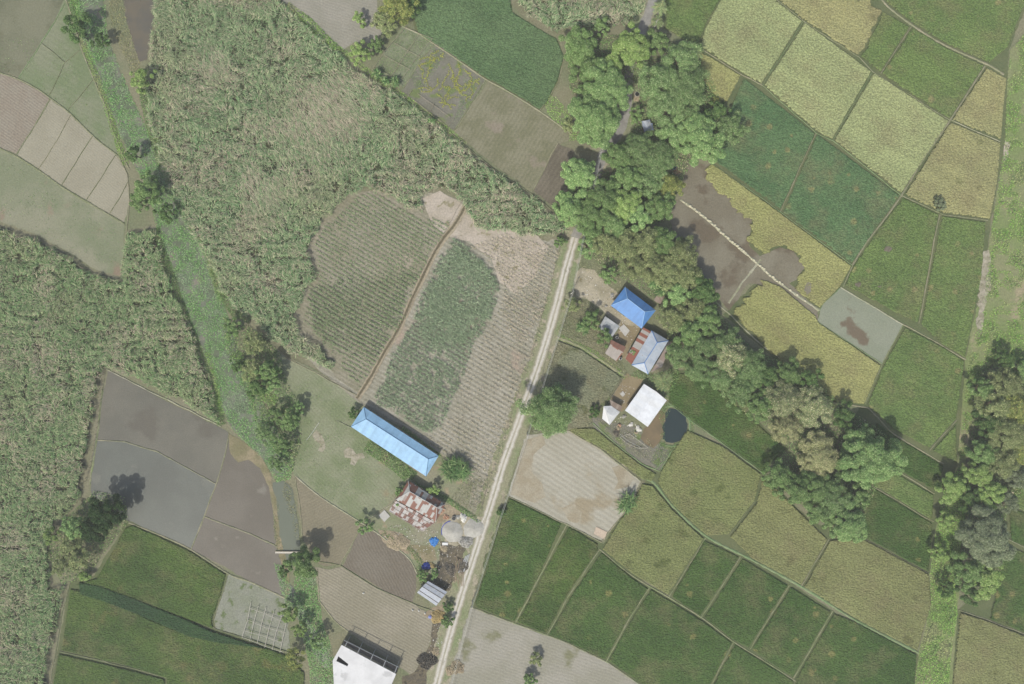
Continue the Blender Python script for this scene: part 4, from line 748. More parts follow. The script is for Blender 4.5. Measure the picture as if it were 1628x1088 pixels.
def crown_mesh(kind, R, seed):
    rng = np.random.default_rng(seed*77+int(R*10)); py = random.Random(seed*31+int(R*10))
    feather = kind in ('feather', 'olive', 'cream', 'yellow', 'pale')
    hv = 0.62*R if R > 2.5 else 0.75*R
    nc = max(12, int((1.15 if feather else 0.9)*R*R*0.62)+8); C = []; ph = rng.uniform(0, 2*PI, 3)
    for i in range(nc):
        a = 2*PI*i*0.381966+rng.normal(0, 0.2); f = math.sqrt((i+0.5)/nc); out = 1+0.16*math.sin(2*a+ph[0])+0.13*math.sin(3*a+ph[1])+0.09*math.sin(5*a+ph[2])
        rr = R*0.86*f*out*rng.uniform(0.85, 1.1); z = hv*(1-0.85*f**2.2)*rng.uniform(0.75, 1.12)-0.1*hv
        C.append((rr*math.cos(a), rr*math.sin(a), z, max(0.55, R*rng.uniform(0.15, 0.27)*(0.8 if feather else 1.0)*(1.1-0.25*f))))
    C = [c for i, c in enumerate(C) if rng.random() > 0.1 or i < 3]; nc = len(C)
    for i in range(nc//3):                                   # lower skirt
        a = rng.uniform(0, 2*PI); rr = R*rng.uniform(0.35, 0.8); C.append((rr*math.cos(a), rr*math.sin(a), hv*rng.uniform(-0.5, -0.05), R*0.2))
    P_, N_, S_ = [], [], []
    for (x, y, z, r) in C:
        n = int((70+150*r*r*(0.9 if feather else 1.3))*(1.0 if R > 3.5 else 1.5)); d = rng.normal(size=(n, 3)); d /= np.linalg.norm(d, axis=1)[:, None]; d[:, 2] = np.where(d[:, 2] < -0.35, -d[:, 2], d[:, 2])
        rad = r*rng.uniform(0.5, 1.12 if feather else 1.03, n)**(1.0 if feather else 0.6); q = d*rad[:, None]
        if feather: q[:, 2] *= 0.55; q[:, :2] *= 1.2
        else: q[:, 2] *= 0.85
        P_.append(q+np.array([x, y, z])); nn = d*0.8+rng.normal(size=(n, 3))*0.5; nn[:, 2] = np.abs(nn[:, 2])+0.25; N_.append(nn)
        S_.append(rng.uniform(0.26, 0.5, n)*(1.0 if R > 3.5 else 0.78))
    global RNG
    keep = RNG; RNG = rng
    V, F = leaves_geo(np.concatenate(P_), np.concatenate(N_), np.concatenate(S_), 0.62); RNG = keep
    me = mesh_np('crown', V, F, LEAF[kind])
    tb = MB(); zc = trunk_top(R); base_r = 0.10+0.035*R
    p = Vector((0, 0, -zc)); pts = [p]
    for k in range(4): p = p+Vector((py.gauss(0, 0.1), py.gauss(0, 0.1), zc*0.62/4)); pts.append(p)
    for k in range(4): tb.bar(pts[k], pts[k+1], base_r*(1-0.12*k), base_r*(1-0.12*(k+1)), 8)
    top = pts[-1]
    for i in range(0, nc, 2 if R < 5 else 3):
        c = Vector(C[i][:3]); m = top.lerp(c, 0.5)+Vector((0, 0, -0.25*(c-top).length*0.5)); tb.bar(top, m, base_r*0.5, base_r*0.3, 5); tb.bar(m, c, base_r*0.3, 0.03, 5)
    return me, tb.mesh('trunk', bark)
def trunk_top(R): return 1.3+0.85*R if R > 2 else 0.5+0.7*R
def tree(u, v, rp, kind, label, name='tree', cat='tree', group=None, sz=1.0, hk=1.0):
    """u, v: where the crown's middle is seen; rp: crown radius on the picture scale"""
    R0 = rp*S*(1.24 if rp > 12 else 1.3)*(0.86 if group == LC else 1.0); zc = trunk_top(rp*S)*hk; k_ = (H-zc)/H; R0 *= k_
    b = min((1.0, 1.6, 2.4, 3.4, 4.6, 6.0, 7.6, 9.0), key=lambda q: abs(math.log(q/R0))); key = (kind, b, random.randint(0, 1))
    if key not in TREES_CACHE: TREES_CACHE[key] = crown_mesh(kind, b, len(TREES_CACHE)+3)
    cm, tm = TREES_CACHE[key]; s = R0/b; p = P(u, v, zc)
    sv = zc/trunk_top(b)
    t = empty(name, (p[0], p[1], 0), label, cat, group, random.uniform(0, 6.28))
    c = link('crown', cm, t); c.location = (0, 0, zc); c.scale = (s*random.uniform(0.95, 1.06), s*random.uniform(0.95, 1.06), s*sz)
    k = link('trunk', tm, t); k.location = (0, 0, zc); k.scale = (s, s, sv)
    return t
NC, CC, SE, RC, LC = 'trees of the northern cluster around the road', 'trees behind the blue-roofed house', 'trees of the long diagonal row', 'trees along the right edge', 'trees along the canal'
TREES = [
 # northern cluster
 (922,75,27,'mid','soft mid-green tree at the northwest corner of the road cluster',NC),(938,112,24,'mid','mid-green tree just below the northwest corner tree of the cluster',NC),(1000,80,30,'lime','bright light green round tree over the road, topmost of the cluster',NC),
 (962,142,34,'bright','bright green round tree left of the road, middle of three in a column',NC),(935,160,22,'mid','mid-green tree squeezed on the left side of the bright column',NC),(945,192,36,'bright','big bright green tree left of the road, lowest of three in a column',NC),
 (921,280,26,'bright','bright round tree standing alone beside the dark brown plot',NC),(904,333,23,'bright','round green tree at the tip of the big cane field',NC),(937,350,26,'mid','mid-green tree hanging over the road where the track emerges',NC),(958,322,28,'mid','mid-green tree right of the tip tree, under the road gap',NC),
 (1045,68,17,'mid','small mid-green tree just right of the topmost lime tree',NC),(955,45,13,'mid','small dark tree at the edge of the top cane block',NC),(1082,100,27,'feather','feathery tree below the top right palms',NC),(1050,135,30,'feather','big feathery grey-green tree, middle of the cluster',NC),
 (1090,148,32,'feather','feathery tree touching the small yellow-green plot',NC),(1060,175,28,'feather','feathery tree directly above the metal shack',NC),(1103,205,26,'bright','bright green tree, upper one on the east side of the cluster',NC),(1112,228,30,'bright','big bright green tree beside the muddy plot on the east side',NC),
 (1070,215,24,'bright','bright green tree between the shack and the big bright east tree',NC),(1012,182,11,'mid','small dark green tree beside the metal shack',NC),(1160,205,23,'feather','bluish tree reaching over the dark green rice',NC),(1138,178,15,'dark','small dark tree next to the bluish tree',NC),(1138,165,7,'yellow','tiny brownish treetop beside the dark tree',NC),
 (985,250,22,'mid','mid-green tree right of the shaded road',NC),(1015,240,26,'feather','feathery tree below the metal shack',NC),(1045,258,26,'feather','feathery tree left of the tan debris heap',NC),(995,285,24,'mid','mid-green tree right of the road gap',NC),(1030,290,25,'feather','grey-green tree over the white object in the cluster',NC),
 (1062,296,20,'yellow','tree with yellow-tipped leaves beside the muddy plot',NC),(1048,330,22,'mid','mid-green tree above the dark hollow at the mud edge',NC),(990,325,26,'lime','light green tree in the lower middle of the cluster',NC),(1012,345,22,'bright','green tree below the light green one at the cluster bottom',NC),(975,358,22,'bright','bright tree above the olive grove',NC),
 (1120,195,18,'dark','dark green tree between the feathery and the bright east trees',NC),
 # behind the village
 (935,392,17,'bright','small bright tree right beside the start of the open road',CC),(965,385,22,'olive','olive tree next to the small bright roadside tree',CC),(992,392,24,'olive','olive brown tree above the bare yard',CC),(1025,388,24,'olive','olive tree on the top edge of the grove by the mud',CC),(1055,385,22,'mid','mid-green tree on the top edge of the grove by the mud',CC),(1080,405,25,'olive','olive tree bulging towards the brown mud plot',CC),
 (1008,420,20,'olive','olive tree directly above the bright blue roof',CC),(1036,422,22,'olive','olive tree above the banana plants',CC),(1062,436,22,'olive','pale olive tree in the middle of the grove',CC),(1092,440,23,'olive','olive tree at the east side of the grove',CC),(968,438,13,'mid','small green tree on the bare yard',CC),(1112,462,22,'dark','darker tree leaning over the mud corner',CC),
 (1075,470,20,'bright','fresh green tree behind the banana plants',CC),(1100,492,22,'olive','olive tree right of the fresh green tree',CC),(1072,505,22,'olive','olive tree between the blue roof and the striped roof',CC),(1122,508,22,'mid','mid-green tree at the mud bank corner',CC),(1096,530,22,'mid','mid-green tree east of the striped roof',CC),
 (1080,562,20,'feather','feathery tree touching the striped roof',CC),(1118,552,24,'feather','feathery grey-green tree two crowns east of the striped roof',CC),(1108,585,20,'feather','feathery tree above the dark rice strip',CC),(1148,545,22,'feather','feathery tree on the field side at the start of the long row',CC),(1160,568,25,'cream','tree dotted with pale yellow shoots',SE),
 (1140,600,22,'feather','feathery tree below the one with pale shoots',SE),(1190,588,26,'feather','feathery blue-green tree with shadow on the golden rice',SE),(1175,622,23,'feather','feathery tree beside the dark rice strip, second in the row',SE),(1212,600,20,'dark','dark tree between the blue-green one and the cream crowns',SE),
 (1205,645,22,'mid','mid-green tree at the lower edge of the row beside the dark rice',SE),(1180,640,14,'olive','small brownish tree at the lower edge of the row',SE),(1250,595,20,'mid','mid-green treetop on the golden rice side',SE),(1285,605,18,'dark','dark treetop at the golden rice corner',SE),
 (1240,635,27,'cream','green tree speckled with cream flowers',SE),(1292,648,27,'cream','tree with pale yellowish tips, right of the cream-speckled one',SE),(1250,682,22,'pale','small cream-coloured blossoming tree over the dark rice',SE),(1300,722,28,'pale','large beige-brown tree below the cream blossoming tree',SE),(1290,745,18,'pale','beige lobe tree on the lower side of the large beige one',SE),
 (1340,660,18,'dark','dark tree beside the shaded bank corner',SE),(1362,700,24,'bright','green tree in front of the shaded bank corner',SE),(1385,730,38,'bright','largest round light green tree at the east end of the row',SE),(1345,735,22,'mid','green tree wedged between the beige and the big round tree',SE),
 (1235,755,22,'mid','dark feathery tree at the lower left end of the row',SE),(1262,778,24,'mid','mid-green tree in the lower part of the row',SE),(1292,775,26,'mid','mid-green tree under the beige crown',SE),(1320,790,28,'feather','big feathery tree near the row bottom',SE),(1300,812,20,'mid','mid-green tree at the edge of the yellowish rice',SE),(1348,832,27,'bright','round light green tree, the lowest of the row',SE),(1362,792,18,'mid','mid-green tree above the lowest round tree',SE),(1325,830,16,'mid','small tree left of the lowest round tree',SE),
 # right edge
 (1596,570,15,'dark','dark little tree at the top of the right edge grove',RC),(1622,588,16,'mid','mid-green tree in the upper right corner of the edge grove',RC),(1560,618,18,'mid','mid-green tree at the upper left of the edge grove',RC),(1598,612,24,'olive','olive tree near the top of the edge grove',RC),(1580,645,24,'olive','olive tree, third down the left flank of the edge grove',RC),(1615,650,25,'yellow','yellowish-green tree at the edge of the picture',RC),
 (1570,675,20,'dark','dark tree on the left flank of the edge grove',RC),(1598,690,27,'olive','broad olive tree in the middle of the edge grove',RC),(1625,715,22,'yellow','yellowish tree cut by the picture edge',RC),(1560,720,20,'mid','mid-green tree beside the weedy strip',RC),(1590,735,24,'olive','olive tree in the lower part of the edge grove',RC),(1618,760,16,'gray','small grey-green tree at the picture edge above the bright rice plot',RC),
 (1555,752,20,'lime','light tree by the canal bend',RC),(1510,775,20,'lime','light green round bush-like tree at the end of the short banks',RC),(1538,790,18,'dark','dark tree right of the light bush-like one',RC),(1572,785,22,'lime','light yellowish tree above the grey-leaved one',RC),(1598,800,17,'gray','small grey-green tree above the grey-leaved one',RC),
 (1565,855,36,'gray','big round grey-leaved tree',RC),(1535,905,24,'mid','mid-green tree below the grey-leaved one',RC),(1565,918,24,'lime','light green tree right below the grey-leaved one',RC),(1545,945,16,'dark','small dark tree at the lower end of the right grove',RC),(1505,935,14,'dark','small dark tree on the canal below the grove',RC),
 (1500,830,14,'lime','small light tree on the canal weeds, upper one',RC),(1492,880,14,'lime','small light tree on the canal weeds, lower one',RC),
 # canal and left side
 (122,44,22,'dark','dark round tree at the top of the canal',LC),(160,66,14,'dark','smaller dark tree right beside the canal-top tree',LC),(226,127,19,'lime','bright yellow-green tree below the grey pond',LC),(214,246,15,'dark','dark tree in the canal beside the pale stubble',LC),(236,302,24,'mid','mid-green tree over the canal left of the cane',LC),(224,325,17,'mid','green tree on the lower left of the canal pair',LC),(266,338,17,'dark','dark tree reaching from the canal into the cane',LC),
 (372,520,17,'mid','yellow-speckled green tree left in the canal bend',LC),(405,545,20,'olive','olive yellow tree in the canal bend',LC),(378,582,12,'dark','small dark tree left of the olive pair',LC),(400,588,19,'olive','brownish olive tree under the olive yellow one',LC),(428,590,20,'mid','mid-green tree with shadow on the dry yard',LC),(412,615,18,'dark','dark tree under the brownish one',LC),(432,612,14,'bright','bright small tree on the yard corner',LC),
 (462,668,18,'mid','green tree beside the white posts on the lawn',LC),(440,660,15,'mid','tree left of the one beside the white posts',LC),(448,705,17,'mid','mid-green tree at the lawn edge lower down',LC),(420,690,16,'feather','feathery tree over the floating plants',LC),(475,650,12,'bright','small bright tree at the top of the lawn',LC),(440,735,13,'mid','small tree above the open canal water',LC),
 (120,838,21,'bright','bright green tree at the cane edge left of the black-shadowed tree',LC),(172,812,29,'vdark','very dark tree casting its shadow on the grey paddy',LC),(152,840,23,'vdark','dark tree touching the very dark one',LC),(115,868,20,'olive','olive tree below the bright green cane-edge tree',LC),(128,890,20,'olive','brown-olive tree at the corner of the bright green rice',LC),(98,900,16,'olive','thin brownish tree at the bottom of the cane-edge group',LC),(82,852,14,'lime','light green tree at the left of the cane-edge group',LC),(135,915,8,'lime','tiny light treetop at the rice corner',LC),
 (484,895,26,'mid','round glossy green tree beside the footbridge',LC),(452,908,9,'dark','small dark bush left of the round glossy tree',LC),(460,975,16,'lime','bright bushy tree beside the stake frame',LC),(478,1000,14,'lime','light bushy tree below the stake frame',LC),(470,1045,17,'yellow','yellow-green tree at the edge of the bright rice near the white roof',LC),(505,1020,14,'mid','green tree left of the white flat roof',LC),
 (876,652,35,'feather','solitary round green tree beside the road',None),(580,838,12,'bright','small green tree between the plowed plots and the lawn',None),(637,782,8,'mid','green shrub tree left of the rusty roof, upper one',None),(634,800,6,'bright','small green shrub left of the rusty roof, lower one',None),(690,777,9,'lime','small round tree between the long blue roof and the rusty roof',None),
 (563,657,8,'dark','dark shrub tree at the left end of the long blue roof',None),(711,988,8,'mid','small round tree at the roadside near the straw heap',None),(712,964,7,'dark','small dark roadside tree above the round one',None),(852,1048,9,'olive','thin olive tree in the grey plowed field at the bottom',None),(842,1080,9,'mid','green tree below the thin olive one at the bottom edge',None),(944,655,8,'dark','dark bush beside the white shed',None),(797,815,6,'dark','small dark tree at the roadside corner of the dark rice',None),
 (632,14,24,'yellow','olive-yellow tree at the top edge by the rails garden',None),(610,35,19,'olive','olive tree at the corner of the top plowed field',None),(655,12,14,'dark','dark tree at the top edge beside the dark green crop',None),(570,32,10,'lime','small light tree on the top plowed field',None),(573,86,16,'lime','light tree at the tip of the top plowed field',None),(598,72,11,'mid','mid-green tree right at the tip of the top plowed field',None),
 (938,510,14,'mid','green tree in the brush beside the small grey roof',None),(960,535,12,'mid','green tree touching the small grey roof',None),(910,485,12,'olive','roadside olive tree in the brush',None),(1493,325,9,'gray','bare grey treetop at the edge of the ripe field',None),(890,385,8,'mid','small tree by the road at the cane corner',None),
 (672,915,8,'mid','small tree left above the grey metal shed',None),(692,912,7,'bright','small tree right above the grey metal shed',None),(1088,85,12,'mid','small tree beside the top palms',None),(905,200,9,'olive','dry bush in the grassy corner',None),(1006,560,7,'bright','small bush between the two striped roofs',None),
]
for u, v, rp, kd, lab, grp in TREES: tree(u, v, rp, kd, lab, group=grp)

# palms and bananas
frond_m = leaf_mat('palm_leaf', [(126, 148, 104), (146, 158, 116), (158, 160, 116)], 1.35, 0.25, 0.3); banana_m = leaf_mat('banana_leaf', [(112, 138, 94), (90, 118, 80), (146, 164, 116)], 1.5, 0.3, 0.3)
def palm_mesh(R, n, seed):
    rng = np.random.default_rng(seed); Vs = []; Fs = []; o = 0
    for i in range(n):
        a = 2*PI*i/n+rng.normal(0, 0.15); up = rng.uniform(0.1, 0.9); L = R*rng.uniform(0.85, 1.1); k = 16; t = np.linspace(0.08, 1, k)
        el = up-1.5*t; dx = np.cumsum(np.cos(el))*L/k; dz = np.cumsum(np.sin(el))*L/k
        bx, by = dx*math.cos(a), dx*math.sin(a)
        for sd in (-1, 1):
            az = np.full(k, a)+sd*1.05; V, F = blades_geo(bx, by, dz, 0.42*R*0.55*np.sin(np.pi*np.clip(t*0.85+0.12, 0, 1))+0.1, np.full(k, 0.11), az, np.full(k, 0.0), np.full(k, 0.7), 2); Vs.append(V); Fs.append(F+o); o += len(V)
        V, F = blades_geo(np.zeros(1), np.zeros(1), np.zeros(1), np.array([L]), np.array([0.12]), np.array([a]), np.array([up]), np.array([1.5]), 3); Vs.append(V); Fs.append(F+o); o += len(V)
    return mesh_np('fronds', np.concatenate(Vs), np.concatenate(Fs), frond_m)
def palm(u, v, rp, h, label):
    p = P(u, v, h); t = empty('coconut_palm', (p[0], p[1], 0), label, 'palm tree', 'palm trees', random.uniform(0, 6)); f = link('fronds', palm_mesh(rp*S, 17, int(u)), t); f.location = (0, 0, h)
    mb = MB(); q = Vector((0.6, 0, 0)); 
    for k in range(6):
        n_ = Vector((0.6*(1-(k+1)/6)**2, 0, h*(k+1)/6)); mb.bar(q, n_, 0.24-0.02*k, 0.24-0.02*(k+1), 8); q = n_
    mb.build('trunk', bark_pale, t)
palm(1055, 606, 19, 7.5, 'coconut palm between the striped roof and the white roof'); palm(1050, 12, 15, 8, 'coconut palm at the top edge beside the road'); palm(1046, 34, 12, 6, 'smaller palm just below the top edge palm'); palm(1108, 84, 14, 6.5, 'palm beside the small yellow-green plot')
def banana(u, v, rp, label, n=7, wide=1.0, name='banana_clump', cat='banana plant', group='banana clumps'):
    p = P(u, v, 2.0); t = empty(name, (p[0], p[1], 0), label, cat, group); R = rp*S; Vs = []; Fs = []; o = 0; tb = MB()
    for i in range(n):
        a = random.uniform(0, 6.28); d = R*0.55*math.sqrt(random.random()); x, y = d*math.cos(a), d*math.sin(a); h = random.uniform(1.6, 2.8); tb.bar((x, y, 0), (x, y, h), 0.12, 0.08, 7); k = 8
        V, F = blades_geo(np.full(k, x), np.full(k, y), np.full(k, h), RNG.uniform(1.5, 2.4, k)*min(1.2, R/2.6)*(1.35 if wide < 1 else 1), RNG.uniform(0.3, 0.5, k)*wide, np.arange(k)*2*PI/k+RNG.normal(0, 0.25, k), RNG.uniform(0.4, 1.1, k), RNG.uniform(1.2, 1.9, k)); Vs.append(V); Fs.append(F+o); o += len(V)
    link('leaves', mesh_np('leaves', np.concatenate(Vs), np.concatenate(Fs), banana_m), t); tb.build('stems', bark_pale, t)
banana(721, 745, 27, 'large spiky plant clump at the right end of the long blue roof', 55, 0.6); banana(738, 752, 13, 'spiky plants on the right side of the large clump', 12, 0.6); banana(997, 798, 20, 'banana clump on the corner of the pale mud field', 20, 0.7); banana(1052, 462, 13, 'banana plants behind the bright blue roof', 11); banana(1040, 452, 10, 'banana plants nearest the bright blue roof', 7)
banana(600, 118, 10, 'banana plants at the lower corner of the rails garden', 8); banana(628, 132, 10, 'banana plants right of the ones at the rails garden corner', 8); banana(612, 128, 9, 'banana plants between the two at the rails garden', 6); banana(686, 192, 7, 'banana plant on the bank above the brown fallow plot', 4); banana(928, 520, 13, 'banana plants in the roadside brush', 9); banana(450, 722, 11, 'banana plants beside the lawn near the canal', 6)

# undergrowth beneath the tree groups
UG = [[(900,60),(1000,55),(1040,60),(1110,80),(1150,160),(1180,200),(1150,240),(1100,255),(1075,310),(1060,350),(1010,370),(930,375),(890,345),(905,300),(960,270),(985,230),(1010,200),(1012,150),(985,120),(970,200),(930,215),(905,140)],
      [(925,385),(1050,370),(1080,390),(1130,450),(1145,500),(1200,560),(1290,590),(1340,645),(1410,690),(1400,760),(1360,850),(1310,830),(1225,765),(1235,740),(1250,705),(1195,660),(1130,610),(1070,580),(1060,530),(1048,500),(1045,480),(1000,450),(950,420)],
      [(1548,590),(1640,570),(1680,600),(1680,760),(1600,800),(1595,900),(1560,950),(1525,940),(1530,850),(1540,760)],
      [(355,505),(400,520),(445,560),(458,610),(475,640),(480,700),(465,750),(440,720),(410,680),(395,630),(360,560)],
      [(150,780),(200,790),(205,830),(165,880),(140,920),(100,930),(75,880),(100,830)]]
foliage(UG, 3.2, 2.2, weed_g, 'undergrowth', 'dark green undergrowth beneath the groups of trees', 'undergrowth', leaf=0.5, mound=3.0, thr=0.05, hmin=0.3)
foliage(UG, 1.6, 3.0, brush, 'undergrowth', 'olive undergrowth beneath the groups of trees', 'undergrowth', leaf=0.5, mound=5.0, thr=0.45, hmin=0.3)

# ================================================================== buildings
wall_m = plain('wall_plaster', (176, 168, 150), 0.9, 0.1); wall_grey = plain('wall_grey', (150, 148, 140), 0.9, 0.12); wall_wood = plain('wall_wood', (132, 116, 96), 0.9, 0.2); dark_m = plain('dark_opening', (62, 60, 58), 0.5, 0.1)
door_m = plain('door_wood', (120, 92, 70), 0.7, 0.15); white_m = plain('white_paint', (226, 226, 222), 0.6, 0.05); steel = plain('steel', (170, 172, 172), 0.5, 0.1); wood_m = plain('pole_wood', (168, 158, 138), 0.85, 0.2); wood_d = plain('old_wood', (136, 122, 102), 0.9, 0.25)
def pw(p, z): return Vector(P(p[0], p[1], z))
def roof_solid(top, faces, th=0.1):
    mb = MB(); n = len(top); mb.add(top, faces); mb.add([(p[0], p[1], p[2]-th) for p in top], [tuple(reversed(f)) for f in faces])
    edges = {}
    for f in faces:
        for a, b in zip(f, f[1:]+f[:1]): edges[(a, b)] = 1
    for (a, b) in list(edges):
        if (b, a) not in edges: mb.add([top[a], top[b], (top[b][0], top[b][1], top[b][2]-th), (top[a][0], top[a][1], top[a][2]-th)], [(0, 3, 2, 1)])
    return mb
def ccw(faces, top):
    out = []
    for f in faces:
        n = sum((Vector(top[a]).cross(Vector(top[b])) for a, b in zip(f, f[1:]+f[:1])), Vector())
        v0 = Vector(top[f[0]]); n = (Vector(top[f[1]])-v0).cross(Vector(top[f[2]])-v0); out.append(tuple(f) if n.z > 0 else tuple(reversed(f)))
    return out
def walls(parent, cs, ze, inset, mat, doors=((0.3,), (0.7,)), name='wall', z_in=0.15):
    c = sum((Vector((p[0], p[1], 0)) for p in cs), Vector())/len(cs); q = []
    for p in cs:
        d = Vector((p[0], p[1], 0))-c; q.append(c+d*(1-inset*1.6/d.length))
    area = sum(q[i].x*q[(i+1) % len(q)].y-q[(i+1) % len(q)].x*q[i].y for i in range(len(q)))
    if area < 0: q = q[::-1]
    mb = MB(); mb.prism([(a.x, a.y) for a in q], 0.0, ze-z_in); w_ = mb.build(name, mat, parent)
    n = len(q); lens = sorted(range(n), key=lambda i: -(q[(i+1) % n]-q[i]).length)[:2]
    for s_, i in enumerate(lens):
        a, b = q[i], q[(i+1) % n]; d = (b-a).normalized(); nn = Vector((d.y, -d.x, 0)); L = (b-a).length; rz = math.atan2(d.y, d.x)
        k = 0; m = max(2, int(L/3.2))
        for j in range(m):
            p = a+d*L*(j+0.5)/m+nn*0.02
            if j == m//2 and s_ == 0: mb = MB(); mb.box((p.x, p.y, 1.0), (0.9, 0.08, 2.0), rz); o = mb.build('door', door_m, parent); hb = MB(); hb.box((p.x+d.x*0.33+nn.x*0.06, p.y+d.y*0.33+nn.y*0.06, 1.0), (0.12, 0.05, 0.05), rz); hb.build('handle', steel, o)
            elif ze > 2.3: mb = MB(); mb.box((p.x, p.y, 1.45), (0.9, 0.06, 0.8), rz); o = mb.build('window', dark_m, parent); fb = MB(); fb.box((p.x+nn.x*0.03, p.y+nn.y*0.03, 1.03), (1.06, 0.1, 0.07), rz); fb.build('sill', white_m, o)
def hip_house(name, label, cat, cpx, rpx, ze, zr, rmat, capm=None, capr=0.07, wm=wall_m, inset=0.5, group=None):
    cs = [pw(p, ze) for p in cpx]; rs = [pw(p, zr) for p in rpx]; c = sum(cs, Vector())/4; t = empty(name, (c.x, c.y, 0), label, cat, group)
    off = Vector((c.x, c.y, 0)); top = [p-off for p in cs+rs]; f = ccw([(0, 1, 4), (1, 2, 5, 4), (2, 3, 5), (3, 0, 4, 5)], top)
    rf = roof_solid([tuple(p) for p in top], f).build('roof', rmat, t)
    if capm:
        mb = MB(); up = Vector((0, 0, 0.03))
        for a, b in ((4, 5), (4, 0), (4, 1), (5, 2), (5, 3)): mb.bar(top[a]+up, top[b]+up, capr, n=8)
        mb.build('ridge_cap', capm, rf)
    walls(t, [p-off for p in cs], ze, inset, wm)
    return t, off
def slab_roof(t, off, pts, zs, mat, name='roof', th=0.06):
    top = [tuple(pw(p, z)-off) for p, z in zip(pts, zs)]; f = ccw([tuple(range(len(top)))], top); return roof_solid(top, f, th).build(name, mat, t)

ANG = lambda a, b: math.atan2(-(b[1]-a[1]), b[0]-a[0])
r1 = roof_mat('roof_light_blue', (150, 189, 218), None, ANG((582,666),(681,730)), (0.9, 7), rough=0.5, seam=0.965, corr=0.2, f=1.05)
cap_blue = plain('cap_blue', (92, 128, 160), 0.5, 0.05); cap_b2 = plain('cap_bright_blue', (78, 132, 196), 0.5, 0.05); cap_w = plain('cap_pale_blue', (160, 196, 226), 0.5, 0.05)
t, off = hip_house('long_building', 'long low building with a light blue hipped metal roof beside the young cane', 'building', [(557.8,678.5),(578.4,647.2),(697.3,725),(677.5,757.8)], [(582,666.4),(681,730)], 3.2, 4.4, r1, cap_blue, 0.09)
r2 = roof_mat('roof_bright_blue', (100, 144, 196), None, ANG((997.6,475),(1025,496)), (0.8, 40), rough=0.45, seam=0.94, corr=0.25)
hip_house('house', 'house with a bright blue hipped roof beside the bare yard', 'house', [(971,486),(993.8,456.5),(1042.6,493.7),(1020,522.6)], [(997.6,475),(1025,496)], 3.2, 5.2, r2, cap_w, 0.08)
r3 = roof_mat('roof_galvanised', (192, 200, 208), (178, 188, 198), ANG((1044.8,545),(1024.4,577)), (0.8, 3.0), 0.5, rust=(168, 146, 128), rt=0.62, seam=0.9)
r3b = roof_mat('roof_striped', (176, 172, 164), (144, 98, 84), ANG((1023,520),(994,570)), (1.15, 9.0), 0.52, rough=0.6, shift=1.0)
t, off = hip_house('house', 'house with a grey metal hip roof trimmed with blue ridge lines', 'house', [(1036,525.6),(1063,541.7),(1030.4,595.4),(1003.9,580.5)], [(1044.8,545),(1024.4,577)], 3.3, 5.0, r3, cap_b2, 0.1)
slab_roof(t, off, [(1022.5,520.5),(1035,527.5),(1004,579.5),(994.3,570.6)], [2.7,3.15,3.15,2.7], r3b, 'lean_to_roof')
slab_roof(t, off, [(1063.5,543),(1066.5,546.5),(1052.5,584),(1034.6,592.5)], [3.15,2.7,2.6,3.05], roof_mat('roof_tan', (166, 158, 148), (152, 138, 128), ANG((1044.8,545),(1024.4,577)), (0.8, 4), 0.5), 'lean_to_roof')
r4 = roof_mat('roof_patchy_grey', (184, 186, 184), (160, 164, 164), ANG((962,503),(985,518)), (0.8, 3), 0.4, rust=(136, 140, 142), rt=0.56)
t, off = hip_house('shed', 'small shed with a blotchy grey sheet roof', 'shed', [(962,502.8),(985,518.5),(971,540),(951.6,520)], [(962.5,503.3),(952.2,520)], 2.6, 2.9, r4, None, wm=wall_grey, inset=0.3)
t, off = hip_house('shed', 'small shed with a grey roof crossed by rusty stripes', 'shed', [(970,546.6),(991,560),(980,574.7),(962,562)], [(970.6,547.2),(990.6,560.2)], 2.4, 2.7, roof_mat('roof_rust_stripe', (176, 168, 158), (150, 104, 88), ANG((970,546),(991,560)), (0.8, 9), 0.72, rough=0.6), None, wm=wall_wood, inset=0.3)
slab_roof(t, off, [(971,540),(995,552),(991,560.3),(970,546.9)], [2.9,2.9,2.75,2.75], roof_mat('roof_rust', (132, 102, 90), (120, 92, 82), ANG((970,546),(991,560)), (0.8, 9), 0.5, rough=0.7), 'upper_roof')
r6 = roof_mat('roof_white', (232, 234, 234), (224, 227, 229), ANG((1036,619.7),(1011,665)), (1.0, 5), 0.5, rough=0.45, rust=(208, 206, 200), rt=0.6, seam=0.95, corr=0.15, f=1.05)
hip_house('house', 'house with a plain white gabled roof beside the dark round pond', 'house', [(1023.8,610.6),(1059.9,636.7),(1029.8,679),(993.7,652.8)], [(1043.6,623),(1012.4,666)], 3.1, 4.4, r6, None)
t, off = hip_house('shed', 'small shed with ragged white sheets on the roof next to the fenced yard', 'shed', [(959.8,646),(971.4,645.3),(985.4,655.3),(969.2,676)], [(965,655),(974,662)], 2.4, 2.9, roof_mat('roof_white_rag', (220, 222, 220), (200, 202, 200), ANG((971,645),(985,655)), (0.9, 3), 0.4, shift=1.0, seam=0.8), None, wm=wall_wood, inset=0.3)
slab_roof(t, off, [(959.8,646),(969.2,676),(966,673),(957.3,666)], [2.4,2.4,2.2,2.2], white_m, 'side_sheet')
slab_roof(t, off, [(969.7,635.6),(989.6,646.8),(986,654.5),(971.4,645.2)], [2.5,2.5,2.35,2.35], roof_mat('roof_brown_sheet', (136, 122, 110), (150, 138, 126), ANG((970,635),(990,646)), (0.8, 5), 0.5, rough=0.7), 'lean_to_roof')
